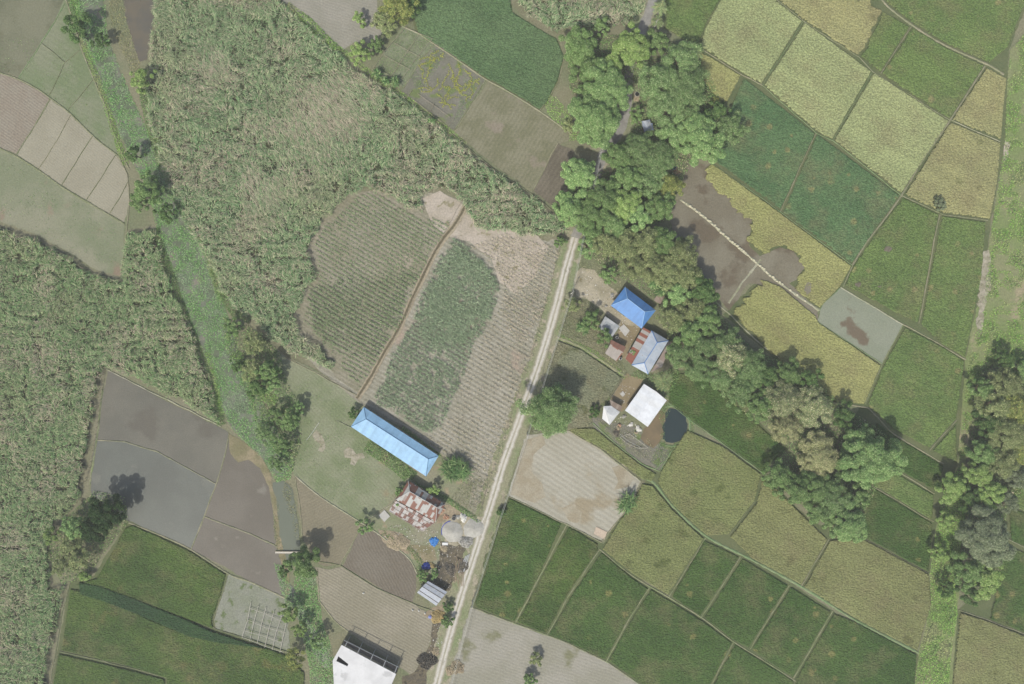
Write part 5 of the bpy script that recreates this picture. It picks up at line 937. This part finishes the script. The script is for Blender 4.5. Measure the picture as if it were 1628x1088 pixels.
# patched rusty house
ra = ANG((651.2,781.6),(694.7,807))
r8 = roof_mat('roof_patched_rust', (184, 184, 178), (136, 102, 90), ra, (0.85, 2.2), 0.47, rust=(164, 124, 106), rt=0.6, rough=0.6, shift=2.0, seam=0.86)
t, off = hip_house('house', 'old house with a patched roof of rusty and silver sheets', 'house', [(629,794.8),(649.2,764.5),(707.8,802),(692.7,830)], [(651.2,781.6),(694.7,807)], 3.1, 5.0, r8, plain('cap_grey', (196, 196, 190), 0.6, 0.08), 0.1)
lean = roof_mat('roof_lean_rust', (196, 192, 186), (134, 104, 94), ra, (1.0, 1.7), 0.6, rust=(150, 106, 92), rt=0.56, rough=0.65, shift=1.5)
sr = slab_roof(t, off, [(628.5,796),(692,830.8),(671.4,845.3),(617.8,813)], [2.95,2.95,2.4,2.4], lean, 'lean_to_roof')
mb = MB()
for k in range(9):
    f_ = k/8; a = pw((628.5+63.5*f_, 796+34.8*f_), 3.03)-off; b = pw((617.8+53.6*f_, 813+32.3*f_), 2.5)-off; mb.bar(a, b, 0.06)
for f_ in (0.25, 0.6, 0.97): a = pw((628.5-10.7*f_, 796+17*f_), 3.06-0.55*f_)-off; b = pw((692-20.6*f_, 830.8+14.5*f_), 3.06-0.55*f_)-off; mb.bar(a, b, 0.06)
mb.build('batten', plain('batten_wood', (188, 176, 162), 0.85, 0.1), sr)
# grey shed by the road
r9 = roof_mat('roof_grey_shed', (184, 190, 196), (174, 180, 188), ANG((672,933),(703,952)), (0.85, 3.2), 0.5, rough=0.4, seam=0.9, corr=0.5)
t, off = hip_house('shed', 'small shed with a shiny grey corrugated roof close to the road', 'shed', [(663,942.3),(680.4,924),(711,941.5),(693.5,963.3)], [(671.5,933),(702,952.5)], 2.5, 2.95, r9, None, wm=wall_wood, inset=0.3)
mb = MB()
for f_ in (0.18, 0.5, 0.8): a = pw((663+17.4*f_, 942.3-18.3*f_), 2.62+0.38*(1-abs(2*f_-1)))-off; b = pw((693.5+17.5*f_, 963.3-21.8*f_), 2.62+0.38*(1-abs(2*f_-1)))-off; mb.bar(a, b, 0.07)
mb.build('roof_pole', wood_d, t)
# white flat-roofed building cut by the picture edge
z = 4.6; c = pw((575,1090), z); off = Vector((c.x, c.y, 0)); t = empty('concrete_building', off, 'white flat-roofed concrete building with an open frame at the bottom edge', 'building')
W4 = [(543,1025.7),(629.7,1072),(596,1150),(532,1150),(530.7,1086),(528.8,1050.6)]; Wp = [pw(p, z)-off for p in W4]
flat = ground_mat('roof_concrete', (226, 226, 224), (214, 214, 212), 0.2, 0.06, c3=(198, 198, 196), s3=0.25, t3=0.6, edge3=0.1, bump=0.1)
hole = [pw(p, z)-off for p in [(538,1043.7),(534.5,1051.4),(552.2,1059.8),(553.7,1056)]]
mb = MB(); tr = tessellate_polygon([[Vector((p.x, p.y, 0)) for p in Wp], [Vector((p.x, p.y, 0)) for p in hole]]); allv = [tuple(p) for p in Wp+hole]
mb.add(allv, ccw([tuple(f) for f in tr], allv)); lo_ = [(p[0], p[1], p[2]-0.25) for p in allv]; mb.add(lo_, [tuple(reversed(f)) for f in ccw([tuple(f) for f in tr], allv)])
for ring, o0 in ((range(6), 0), (range(4), 6)):
    n = len(ring)
    for i in ring: a, b = allv[o0+i], allv[o0+(i+1) % n]; mb.add([a, b, (b[0], b[1], b[2]-0.25), (a[0], a[1], a[2]-0.25)], [(0, 1, 2, 3)])
mb.build('roof_slab', flat, t)
mb = MB(); q = [(p.x*0.97, p.y*0.985) for p in Wp]; 
if sum(q[i][0]*q[(i+1) % 6][1]-q[(i+1) % 6][0]*q[i][1] for i in range(6)) < 0: q = q[::-1]
for i in range(6): a, b = Vector((*q[i], 0)), Vector((*q[(i+1) % 6], 0)); m = (a+b)/2; d = b-a; mb.box((m.x, m.y, (z-0.25)/2), (d.length-0.2, 0.18, z-0.27), math.atan2(d.y, d.x))
wl = mb.build('wall', wall_m, t); mb = MB(); mb.prism([tuple(x_) for x_ in q], 0.02, 0.12); mb.build('floor_slab', M['concrete'], t)
fa, fb = (543,1025.7), (629.7,1072); ga, gb = (547,1018), (634,1061)
for k, f_ in enumerate((0.06, 0.29, 0.53, 0.76, 0.97)):
    mb = MB(); a = pw((fa[0]+(fb[0]-fa[0])*f_, fa[1]+(fb[1]-fa[1])*f_), z-0.12)-off; b = pw((ga[0]+(gb[0]-ga[0])*f_, ga[1]+(gb[1]-ga[1])*f_), z-0.12)-off; mb.bar(a, b, 0.13, n=4); mb.build('beam', steel, t)
    mb = MB(); mb.bar(Vector((b.x, b.y, 0)), b, 0.13, n=4); mb.build('post', steel, t)
mb = MB(); mb.bar(pw(ga, z-0.12)-off, pw(gb, z-0.12)-off, 0.12, n=4); mb.build('edge_beam', steel, t)
fl = [pw(p, 3.0)-off for p in [(544.5,1025),(547,1019.5),(633,1062.5),(630.5,1070)]]; mb = MB(); pl = [(p.x, p.y) for p in fl]
if sum(pl[i][0]*pl[(i+1) % 4][1]-pl[(i+1) % 4][0]*pl[i][1] for i in range(4)) < 0: pl = pl[::-1]
mb.prism(pl, 2.85, 3.0); mb.build('balcony_floor', plain('balcony', (122, 114, 108), 0.9, 0.1), t)
# hut under the trees
t, off = hip_house('shed', 'metal shack half hidden among the northern trees', 'shed', [(1020,193),(1033,190),(1037,205),(1024,210)], [(1026.5,192),(1030.5,207)], 2.6, 3.0, roof_mat('roof_shack', (186, 192, 198), (150, 158, 168), 0.6, (1.2, 3), 0.5, rust=(160, 130, 110), rt=0.6), None, wm=wall_wood, inset=0.3)
t, off = hip_house('shed', 'small tan hut roof between the bright blue roof and the olive trees', 'shed', [(1046,466),(1056,472),(1050,484),(1040,478)], [(1051,470),(1045,481)], 2.4, 2.8, roof_mat('roof_hut', (166, 150, 136), (150, 134, 120), 0.6, (0.6, 3), 0.5, rough=0.9), None, wm=wall_wood, inset=0.25)

litter = leaf_mat('litter', [(176, 168, 150), (206, 204, 196), (132, 120, 104)], 1.2, 0.0, 0.3)
foliage([[(925,430),(958,445),(985,470),(1000,500),(1015,522),(1000,560),(985,545),(960,490),(930,470)], [(975,655),(1010,672),(1024,690),(1000,700),(970,680)], [(600,840),(650,830),(700,840),(735,870),(715,940),(690,930),(660,880),(620,870)], [(690,965),(715,975),(705,1060),(680,1050)], [(980,610),(1015,610),(990,650)]], 0.55, 0.35, litter, 'litter', 'small scraps and debris scattered over the yards', 'litter', leaf=0.5, mound=2, flat=2.0)
foliage([[(570,640),(640,690),(650,755),(620,800),(576,830),(510,785),(470,750),(455,690),(450,600),(500,590)], [(600,830),(690,840),(690,870),(655,870)], [(0,60),(60,60),(60,130),(0,110)], [(0,250),(190,360),(190,430),(60,370),(0,350)], [(90,60),(140,130),(180,230),(110,175),(60,140)]], 0.7, 0.25, weed_g, 'grass_tufts', 'grass tufts dotting the pastures and the lawn', 'grass', leaf=0.34, mound=4, thr=0.45)
# ================================================================== yard and roadside things
def mound_mesh(R, h, mat, name, seed=0, flat=0.0, asp=1.0, cell=0.16, rugged=0.06, edge=0.12):
    rng = np.random.default_rng(seed); n = int(2*R*1.2/cell)+2; g_ = np.linspace(-R*1.2, R*1.2, n); X, Y = np.meshgrid(g_, g_, indexing='ij'); X = X+rng.uniform(-.3, .3, X.shape)*cell; Y = Y+rng.uniform(-.3, .3, Y.shape)*cell
    a = np.arctan2(Y, X*asp); ph = rng.uniform(0, 6.28, 4); rr = np.hypot(X*asp, Y)/(R*(1+edge*np.sin(2*a+ph[0])+edge*0.7*np.sin(3*a+ph[1])+edge*0.5*np.sin(7*a+ph[2])))
    Z = h*np.clip((1-rr)/(1-flat), 0, 1)**0.85+rng.uniform(-1, 1, X.shape)*rugged*np.clip((1-rr)*5, 0, 1)+0.02; ok = rr < 1.02
    I = np.arange(n*n).reshape(n, n); c = ok[:-1, :-1] & ok[1:, :-1] & ok[1:, 1:] & ok[:-1, 1:]; F = np.stack([I[:-1, :-1][c], I[1:, :-1][c], I[1:, 1:][c], I[:-1, 1:][c]], 1)
    used = np.unique(F); mp = np.zeros(n*n, int); mp[used] = np.arange(len(used)); return mesh_np(name, np.column_stack([X.ravel(), Y.ravel(), Z.ravel()])[used], mp[F], mat)
def heap(u, v, rp, h, mat, name, label, cat, rz=0.0, group=None, **kw):
    p = P(u, v, 0); o = link(name, mound_mesh(rp*S, h, mat, name, int(u+v), **kw)); o.location = (p[0], p[1], 0.17); o.rotation_euler[2] = rz; return tag(o, label, cat, group)
sand = ground_mat('sand', (188, 186, 176), (174, 172, 162), 0.5, 0.1, bump=0.3); stone_m = ground_mat('crushed_stone', (150, 148, 138), (190, 188, 180), 1.6, 0.35, fs=5)
straw = ground_mat('straw', (182, 162, 116), (160, 146, 108), 0.8, 0.3); tarp_b = ground_mat('tarp_blue', (84, 142, 206), (70, 126, 192), 1.2, 0.15, bump=0.3, rough=0.5); tarp_d = ground_mat('tarp_dark_blue', (62, 78, 152), (84, 98, 164), 1.5, 0.25, bump=0.4, rough=0.5)
husk = ground_mat('husks', (176, 162, 138), (158, 148, 122), 0.6, 0.35); brick_m = ground_mat('brick_rubble', (186, 146, 118), (204, 178, 156), 1.5, 0.35, fs=4); sackm = plain('white_sack', (224, 222, 212), 0.8, 0.08); char = ground_mat('ash', (100, 98, 92), (120, 114, 102), 0.8, 0.35)
heap(719, 845, 17, 1.1, sand, 'sand_pile', 'round grey sand pile with a blue edge beside the road', 'sand pile', edge=0.04, rugged=0.03)
heap(753, 840, 16, 0.9, sand, 'sand_pile', 'grey sand pile touching the road', 'sand pile', edge=0.06, rugged=0.03)
heap(741, 861, 11, 0.9, stone_m, 'gravel_pile', 'pile of pale crushed stones between the two sand piles', 'gravel pile', rugged=0.14)
ring = MB(); c = P(719, 845)
for k in range(9): a = math.radians(100+k*11); b = math.radians(100+(k+1)*11); ring.bar((c[0]+3.75*math.cos(a), c[1]+3.75*math.sin(a), 0.25), (c[0]+3.75*math.cos(b), c[1]+3.75*math.sin(b), 0.25), 0.14)
tag(ring.build('rolled_sheet', plain('blue_sheet', (72, 84, 180), 0.5, 0.05)), 'rolled blue plastic sheet curving round the sand pile', 'plastic sheet')
heap(690, 861, 8.5, 0.35, tarp_b, 'tarpaulin', 'bright blue tarpaulin spread on the grass', 'tarpaulin', asp=1.3, flat=0.6, edge=0.14, rugged=0.08, rz=0.3)
heap(678, 900, 7, 0.8, tarp_d, 'tarpaulin', 'dark blue tarpaulin over a heap by the ragged hedge', 'tarpaulin', flat=0.4, edge=0.12, rugged=0.1)
heap(687, 899, 5, 0.5, straw, 'straw_heap', 'tan straw next to the dark blue tarpaulin', 'straw heap', rugged=0.12); heap(696, 980, 10, 0.7, straw, 'straw_heap', 'yellow straw heap near the roadside trees', 'straw heap', rugged=0.14, asp=0.8); heap(724, 1062, 13, 0.8, husk, 'straw_heap', 'pale pinkish straw heap at the corner of the bottom plowed field', 'straw heap', rugged=0.16, edge=0.2); heap(693, 1036, 7, 0.5, husk, 'straw_heap', 'small dry straw heap left of the road near the bottom', 'straw heap', rugged=0.14)
heap(633, 862, 14, 0.5, husk, 'husk_heap', 'broad low heap of pinkish husks on the yard', 'husk heap', rugged=0.1, asp=0.7, flat=0.3, edge=0.15, rz=-0.5)
heap(700, 812, 6, 0.6, brick_m, 'brick_heap', 'orange brick rubble along the end of the rusty house', 'brick rubble', rugged=0.16, asp=0.5, rz=0.9); heap(709, 822, 5, 0.4, brick_m, 'brick_heap', 'small brick heap nearer to the sand pile', 'brick rubble', rugged=0.16)
heap(706, 872, 6, 0.35, husk, 'husk_heap', 'small tan heap right of the bright blue tarpaulin', 'husk heap', rugged=0.1)
heap(737, 823, 6.5, 0.7, sackm, 'sack_heap', 'heap of white sacks above the sand pile at the road', 'sacks', flat=0.3, edge=0.18, rugged=0.12); heap(728, 822, 4, 0.4, sand, 'lime_heap', 'cream heap left of the white sacks', 'heap')
heap(735, 900, 9, 0.5, char, 'ash_heap', 'dark ash heap left of the bamboo poles', 'ash heap', asp=0.6, rz=1.0, rugged=0.12); heap(716, 905, 10, 0.4, char, 'ash_heap', 'blackened patch of waste in the roadside yard', 'ash heap', rugged=0.12, edge=0.2)
heap(680, 1050, 12, 0.9, char, 'brush_heap', 'dark heap of burnt branches at the corner of the white flat roof', 'brush heap', rugged=0.25, edge=0.2, asp=0.6, rz=0.6)
heap(980, 688, 6, 0.4, char, 'waste_heap', 'small dark heap in the scrub of the fenced plot', 'waste heap', rugged=0.15)
for u, v, r, m_, lab in ((983,680,4,husk,'tan sack heap right of the small white shed'), (1003,675,4,sackm,'white sack heap by the corner of the white roof'), (1015,682,5,sackm,'long white heap under the corner of the white gabled roof'), (992,662,3.5,sand,'pale heap between the two white roofs'), (1011,688,3,husk,'small tan heap beside the brown pond'), (985,676,3,brick_m,'reddish heap behind the small white shed'), (973,470,4,stone_m,'grey rubble heap left of the bright blue roof'), (1012,155,7,husk,'pinkish bare heap beside the shaded road'), (1076,273,6,brick_m,'tan debris heap at the corner of the muddy plot'), (1012,300,3.5,sackm,'white pile glimpsed among the northern trees'), (957,1,3,husk,'tiny tan heap at the top edge'),(963,487,3,sand,'pale heap at the edge of the bare yard')):
    heap(u, v, r, 0.6, m_, 'heap', lab, 'heap', rugged=0.14, edge=0.18)
def slab(name, pts, z, th, mat, label, cat, group=None):
    cs = [P(a, b, z) for a, b in pts]; c = sum(cs)/len(cs); q = [(p[0]-c[0], p[1]-c[1]) for p in cs]
    if sum(q[i][0]*q[(i+1) % len(q)][1]-q[(i+1) % len(q)][0]*q[i][1] for i in range(len(q))) < 0: q = q[::-1]
    mb = MB(); mb.prism(q, -th, 0.0)
    for i in range(len(q)): mb.bar((*q[i], 0.0), (*q[(i+1) % len(q)], 0.0), 0.04)
    o = mb.build(name, mat); o.location = (c[0], c[1], z); return tag(o, label, cat, group)
slab('concrete_pad', [(602,820),(611,811),(620,821),(611,830)], 0.25, 0.12, M['concrete'], 'small square concrete pad on the lawn left of the rusty house', 'concrete pad')
slab('drying_mat', [(948,838),(965,846),(961,858),(944,849)], 0.22, 0.06, plain('mat_tan', (196, 180, 160), 0.9, 0.12), 'tan mat laid on the lower corner of the pale mud field', 'mat'); slab('yard_slab', [(986,627),(990,622),(994,627),(990,631)], 0.25, 0.08, M['concrete'], 'pale square slab in the fenced yard', 'slab')
slab('yard_slab', [(984,522),(992,516),(1001,526),(994,535)], 0.25, 0.08, M['concrete'], 'pale concrete patch between the blue roof and the small sheds', 'slab'); slab('white_sheet', [(703,863),(712,863),(712,867),(703,867)], 0.4, 0.2, white_m, 'white box-like sheet right of the bright blue tarpaulin', 'sheet')
slab('tin_sheet', [(1029,198),(1037,196),(1039,207),(1031,208)], 2.2, 0.04, roof_mat('tin_blue', (166, 184, 204), None, 0.5, (0.5, 3)), 'bluish tin sheet beside the metal shack', 'tin sheet')
# water tank and tub
def tank(u, v, r, h, mat, label, name='water_drum'):
    p = P(u, v, h); t = empty(name, (p[0], p[1], 0.1), label, 'drum'); mb = MB(); mb.bar((0, 0, 0), (0, 0, h), r, n=20); mb.build('drum_body', mat, t); mb = MB(); mb.bar((0, 0, h+0.003), (0, 0, h+0.06), r*0.82, n=20); mb.build('drum_lid', dark_m, t)
tank(721.5, 824.5, 0.8, 0.7, plain('tank_grey', (170, 168, 160), 0.7, 0.05), 'round grey concrete ring by the white sacks', 'concrete_ring'); tank(981, 537, 0.5, 1.2, white_m, 'white drum between the blotchy grey shed and the rusty-striped one'); tank(986.5, 570.5, 0.5, 1.0, white_m, 'white drum at the corner of the striped lean-to'); tank(1013, 150, 0.9, 0.6, sand, 'round pale tub on the heap by the shaded road', 'tub'); tank(1072.5, 267, 0.6, 0.5, cap_b2, 'small blue tub on the tan debris heap', 'tub')
# stones along the field path
bank([(1082,318),(1108,336),(1132,356),(1160,382),(1182,400),(1205,420),(1228,441),(1262,466),(1303,494)], 1.7, 'bank_pale', 'path')
stm = plain('pale_stone', (206, 200, 172), 0.9, 0.12, 3); srng = random.Random(5)
proto_st = None; path_s = smooth_line(G([(1086,321),(1108,336),(1132,356),(1160,382),(1182,400),(1205,420),(1228,441),(1262,466),(1285,482)]), 0.95)
for i, q in enumerate(path_s):
    if i > len(path_s)*0.8 and i % 3: continue
    if proto_st is None:
        mb = MB(); rs = []
        for (z_, r_) in ((0, 0.3), (0.14, 0.36), (0.26, 0.22)): rs.append([(r_*1.3*math.cos(2*PI*k/9)*(1+srng.uniform(-.12, .12)), r_*math.sin(2*PI*k/9)*(1+srng.uniform(-.12, .12)), z_) for k in range(9)])
        mb.add(sum(rs, []), [(j*9+k, j*9+(k+1) % 9, (j+1)*9+(k+1) % 9, (j+1)*9+k) for j in range(2) for k in range(9)]+[tuple(range(18, 27))]); proto_st = mb.build('stepping_stone', stm, smooth=True); o = proto_st
        tag(o, 'pale stone in the line along the field path between mud and golden rice', 'stone', 'stones along the field path')
    else: o = proto_st.copy(); COL.objects.link(o)
    o.location = (q[0]+srng.uniform(-.25, .25), q[1]+srng.uniform(-.25, .25), 0.2); o.rotation_euler[2] = srng.uniform(-1.2, 0); k_ = srng.uniform(0.8, 1.4); o.scale = (k_, k_*srng.uniform(0.7, 1.1), k_)
# poles, wires, fences
def upole(u, v, label, a=0.5):
    p = P(u, v, 0); t = empty('utility_pole', (p[0], p[1], 0.0), label, 'utility pole', 'utility poles', a); mb = MB(); mb.bar((0, 0, 0), (0, 0, 8.5), 0.15, 0.09, 10); mb.build('pole', plain('pole_concrete', (196, 196, 188), 0.8, 0.05) if 'pole_concrete' not in bpy.data.materials else bpy.data.materials['pole_concrete'], t)
    mb = MB(); mb.box((0, 0, 8.1), (1.5, 0.1, 0.1)); ca = mb.build('crossarm', wood_m, t)
    for x in (-0.6, 0.0, 0.6):
        mb = MB(); mb.bar((x, 0, 8.15), (x, 0, 8.32), 0.05, n=6); mb.build('insulator', white_m, ca)
    return (p[0], p[1], 8.3)
UP = [upole(1037, 50, 'utility pole beside the top palms'), upole(951, 252, 'utility pole in the shaded road gap'), upole(907, 468, 'utility pole on the roadside by the bare yard'), upole(838, 688, 'utility pole at the corner of the pale mud field'), upole(752, 952, 'utility pole beside the dark rice near the bottom')]
UP.append((P(700, 1150)[0], P(700, 1150)[1], 8.3)); wire_m = plain('wire', (206, 206, 198), 0.5, 0.0)
for i in range(1, 5):
    mb = MB(); a, b = Vector(UP[i]), Vector(UP[i+1])
    for off_ in (-0.25, 0.25):
        pr = None
        for k in range(15): f_ = k/14; p = a.lerp(b, f_)+Vector((off_*0.9, off_*0.4, -1.2*4*f_*(1-f_))); (mb.bar(pr, p, 0.045 if off_ > 0 else 0.03, n=4) if pr is not None else None); pr = p
    tag(mb.build('power_line', wire_m), ('wires from the shaded road gap to the bare yard pole', 'wires along the road beside the brush and drab rice', 'wires along the road beside the mud field', 'wires running off the bottom edge beside the road')[i-1], 'wires')
def fence(pts, label, sp=2.6, h=1.1, pm=wood_m, group=None, r=0.05, rails=2):
    L = smooth_line(G(pts), sp); c = L[0]; t = empty('fence', (c[0], c[1], 0), label, 'fence', group)
    pm_ = MB(); pm_.bar((0, 0, 0), (0, 0, h), r, r*0.8, 5); me = pm_.mesh('post', pm); pts3 = []
    for q in L: o = link('post', me, t); x, y = q[0]-c[0]+random.gauss(0, .08), q[1]-c[1]+random.gauss(0, .08); o.location = (x, y, 0); o.scale[2] = random.uniform(0.85, 1.15); pts3.append((x, y))
    for k in range(rails):
        mb = MB()
        for a, b in zip(pts3, pts3[1:]): mb.bar((a[0], a[1], h*(0.9-0.4*k)), (b[0], b[1], h*(0.9-0.4*k)), r*0.55, n=4)
        mb.build('rail', pm, t)
fence([(897,368),(888,400),(876,450),(862,500),(850,545),(832,600),(812,660),(795,710),(778,765),(762,815)], 'thin post fence between the road and the young cane plots', 3.0)
fence([(905,430),(893,490),(878,535),(866,580),(848,640),(838,690),(822,740),(800,790),(780,850),(765,905),(750,960)], 'thin post fence on the right side of the road', 3.2)
fence([(168,588),(162,620),(155,680),(148,725),(137,765)], 'leaning stick fence at the cane edge beside the grey paddies', 1.8, 1.4, r=0.07); fence([(94,1036),(88,1070),(80,1120)], 'stick fence at the cane edge in the bottom left', 2.0, 1.3); fence([(994,596),(983,614),(971,632),(968,640)], 'low fence on the left of the fenced yard', 1.4, 1.3); fence([(430,545),(460,570),(500,590),(545,615),(566,630)], 'fence between the cane and the dry lawn', 2.8, 1.0)
fence([(745,742),(760,752),(774,762),(770,790),(762,820),(750,815)], 'stick fence round the plot beside the road and the large spiky clump', 2.0, 1.2); fence([(944,664),(975,690),(1005,712),(1040,742)], 'fence on the mud side of the fenced scrub plot', 2.2, 1.0); fence([(1020,712),(1000,702),(985,690)], 'short pale rail fence inside the scrub plot', 2.0, 0.9, white_m); fence([(488,700),(497,688),(508,672)], 'short line of white posts on the lawn', 1.6, 0.9, white_m)
fence([(735,320),(718,350),(706,372),(690,400),(672,438)], 'upper fence along the ditch path', 2.4, 0.8); fence([(662,468),(640,515),(615,562),(585,620)], 'lower fence along the ditch path', 2.4, 0.8)
# rail frames of the gardens
def frame(lines, label, name, h=0.7, r=0.06, mat=wood_m):
    a0 = P(*lines[0][0]); t = empty(name, (a0[0], a0[1], 0), label, 'garden frame', 'garden frames'); off = Vector((a0[0], a0[1], 0))
    for a, b in lines:
        mb = MB(); A_, B_ = Vector(P(*a))-off, Vector(P(*b))-off; mid = A_.lerp(B_, 0.5)+Vector((random.gauss(0, .25), random.gauss(0, .25), 0)); U = Vector((0, 0, h)); mb.bar(A_+U, mid+U, r); mb.bar(mid+U, B_+U, r)
        for p in (A_, mid, B_): mb.bar(p, p+U, r*0.8, n=5)
        mb.build('rail', mat, t)
stake = plain('pale_stake', (208, 202, 188), 0.8, 0.08)
frame([((400,957),(386,1012)),((412,962),(398,1018)),((424,965),(410,1022)),((437,970),(422,1028)),((449,978),(434,1032)),((456,990),(446,1036)),((398,966),(452,988)),((394,984),(452,1004)),((390,1002),(448,1020)),((386,1012),(452,1036))], 'net of pale stakes on the fallow garden by the canal', 'stake_frame', r=0.075, mat=stake)
frame([((645,45),(594,110)),((668,54),(622,124)),((688,63),(636,132)),((645,45),(688,63)),((628,70),(668,92)),((612,90),(652,112)),((594,110),(636,132))], 'wooden rail frame over the top garden plot', 'rail_frame'); frame([((664,150),(716,188)),((658,160),(708,200)),((655,145),(640,160)),((690,166),(680,185)),((722,190),(712,204))], 'low rail frame below the yellow vine plot', 'rail_frame')
frame([((985,695),(1012,712)),((1000,690),(1030,712)),((985,695),(1000,690)),((1012,712),(1030,712))], 'small pale rail frame in the scrub plot', 'rail_frame', r=0.05, mat=stake)
# footbridge
p = P(458, 878); t = empty('footbridge', (p[0], p[1], 0), 'narrow white footbridge over the open canal water', 'footbridge'); mb = MB(); mb.box((0, 0, 0.5), (8.6, 0.75, 0.12)); mb.build('deck', stake, t)
for sy in (-1, 1): mb = MB(); mb.bar((-4.3, sy*0.36, 0.6), (4.3, sy*0.36, 0.6), 0.05, n=6); mb.build('side_rail', wood_m, t)
for sx in (-3.6, 0, 3.6): mb = MB(); mb.bar((sx, 0, -0.2), (sx, 0, 0.44), 0.12, n=8); mb.build('pier', wood_d, t)
# bamboo poles beside the road
bm = MB(); bm.bar((-5.2, 0, 0.1), (5.2, 0, 0.1), 0.09, 0.06, 8); bme = bm.mesh('bamboo_pole', plain('bamboo', (170, 152, 128), 0.7, 0.1)); 
for k in range(8): o = link('bamboo_pole', bme); q = P(724+k*1.9, 905+k*0.9); o.location = (q[0], q[1], 0.2+0.05*(k % 3)); o.rotation_euler[2] = math.radians(84+random.gauss(0, 2.5)); o.scale = (random.uniform(0.75, 1.0), 1, 1); tag(o, 'long brown bamboo pole in the bundle beside the road', 'bamboo pole', 'bamboo poles beside the road')
pm = MB(); pm.box((0, 0, 0.12), (6.4, 0.35, 0.1)); pme = pm.mesh('metal_channel', steel)
for k in range(3): o = link('metal_channel', pme); q = P(735+k*3.4, 897-k*1.2); o.location = (q[0], q[1], 0.25); o.rotation_euler[2] = math.radians(66+k*3); tag(o, 'grey metal channel lying beside the bamboo poles', 'metal channel', 'metal channels by the road')
for k, (u, v) in enumerate(((656,970),(666,971),(578,943),(676,975))): o = heap(u, v, 1.6, 0.35, sackm, 'sack', ('white sack in the field left of two near the grey shed', 'white sack in the field right of two near the grey shed', 'lone white stone-like sack in the furrowed field', 'tiny white sack beside the straw heap')[k], 'sack', cell=0.08, rugged=0.03)
heap(684, 981, 3.2, 0.3, plain('blue_cloth', (150, 158, 206), 0.7, 0.1), 'cloth', 'crumpled pale blue cloth by the yellow straw heap', 'cloth', cell=0.1, rugged=0.06)
# wet bare hole in the golden rice, path strips in the village
sheet('field', [(1207,408),(1222,402),(1240,393),(1262,399),(1280,426),(1270,436),(1266,446),(1250,452),(1235,444),(1215,430)], M['mud_brown'], 0.15); sheet('field', [(1281,450),(1288,448),(1288,462),(1282,470),(1278,462)], M['mud_brown'], 0.75, 0.2, 0.6)
for u, v, r_ in ((1410,397,7),(1363,453,6),(1397,456,3)):
    a_ = [(u+r_*math.cos(k*0.63)*random.uniform(0.7, 1.2), v+r_*0.7*math.sin(k*0.63)*random.uniform(0.7, 1.2)) for k in range(10)]; sheet('mud_hole', a_, M['fallow_dark'], 0.62, 0.1, 0.8)
print('objects', len(bpy.data.objects))
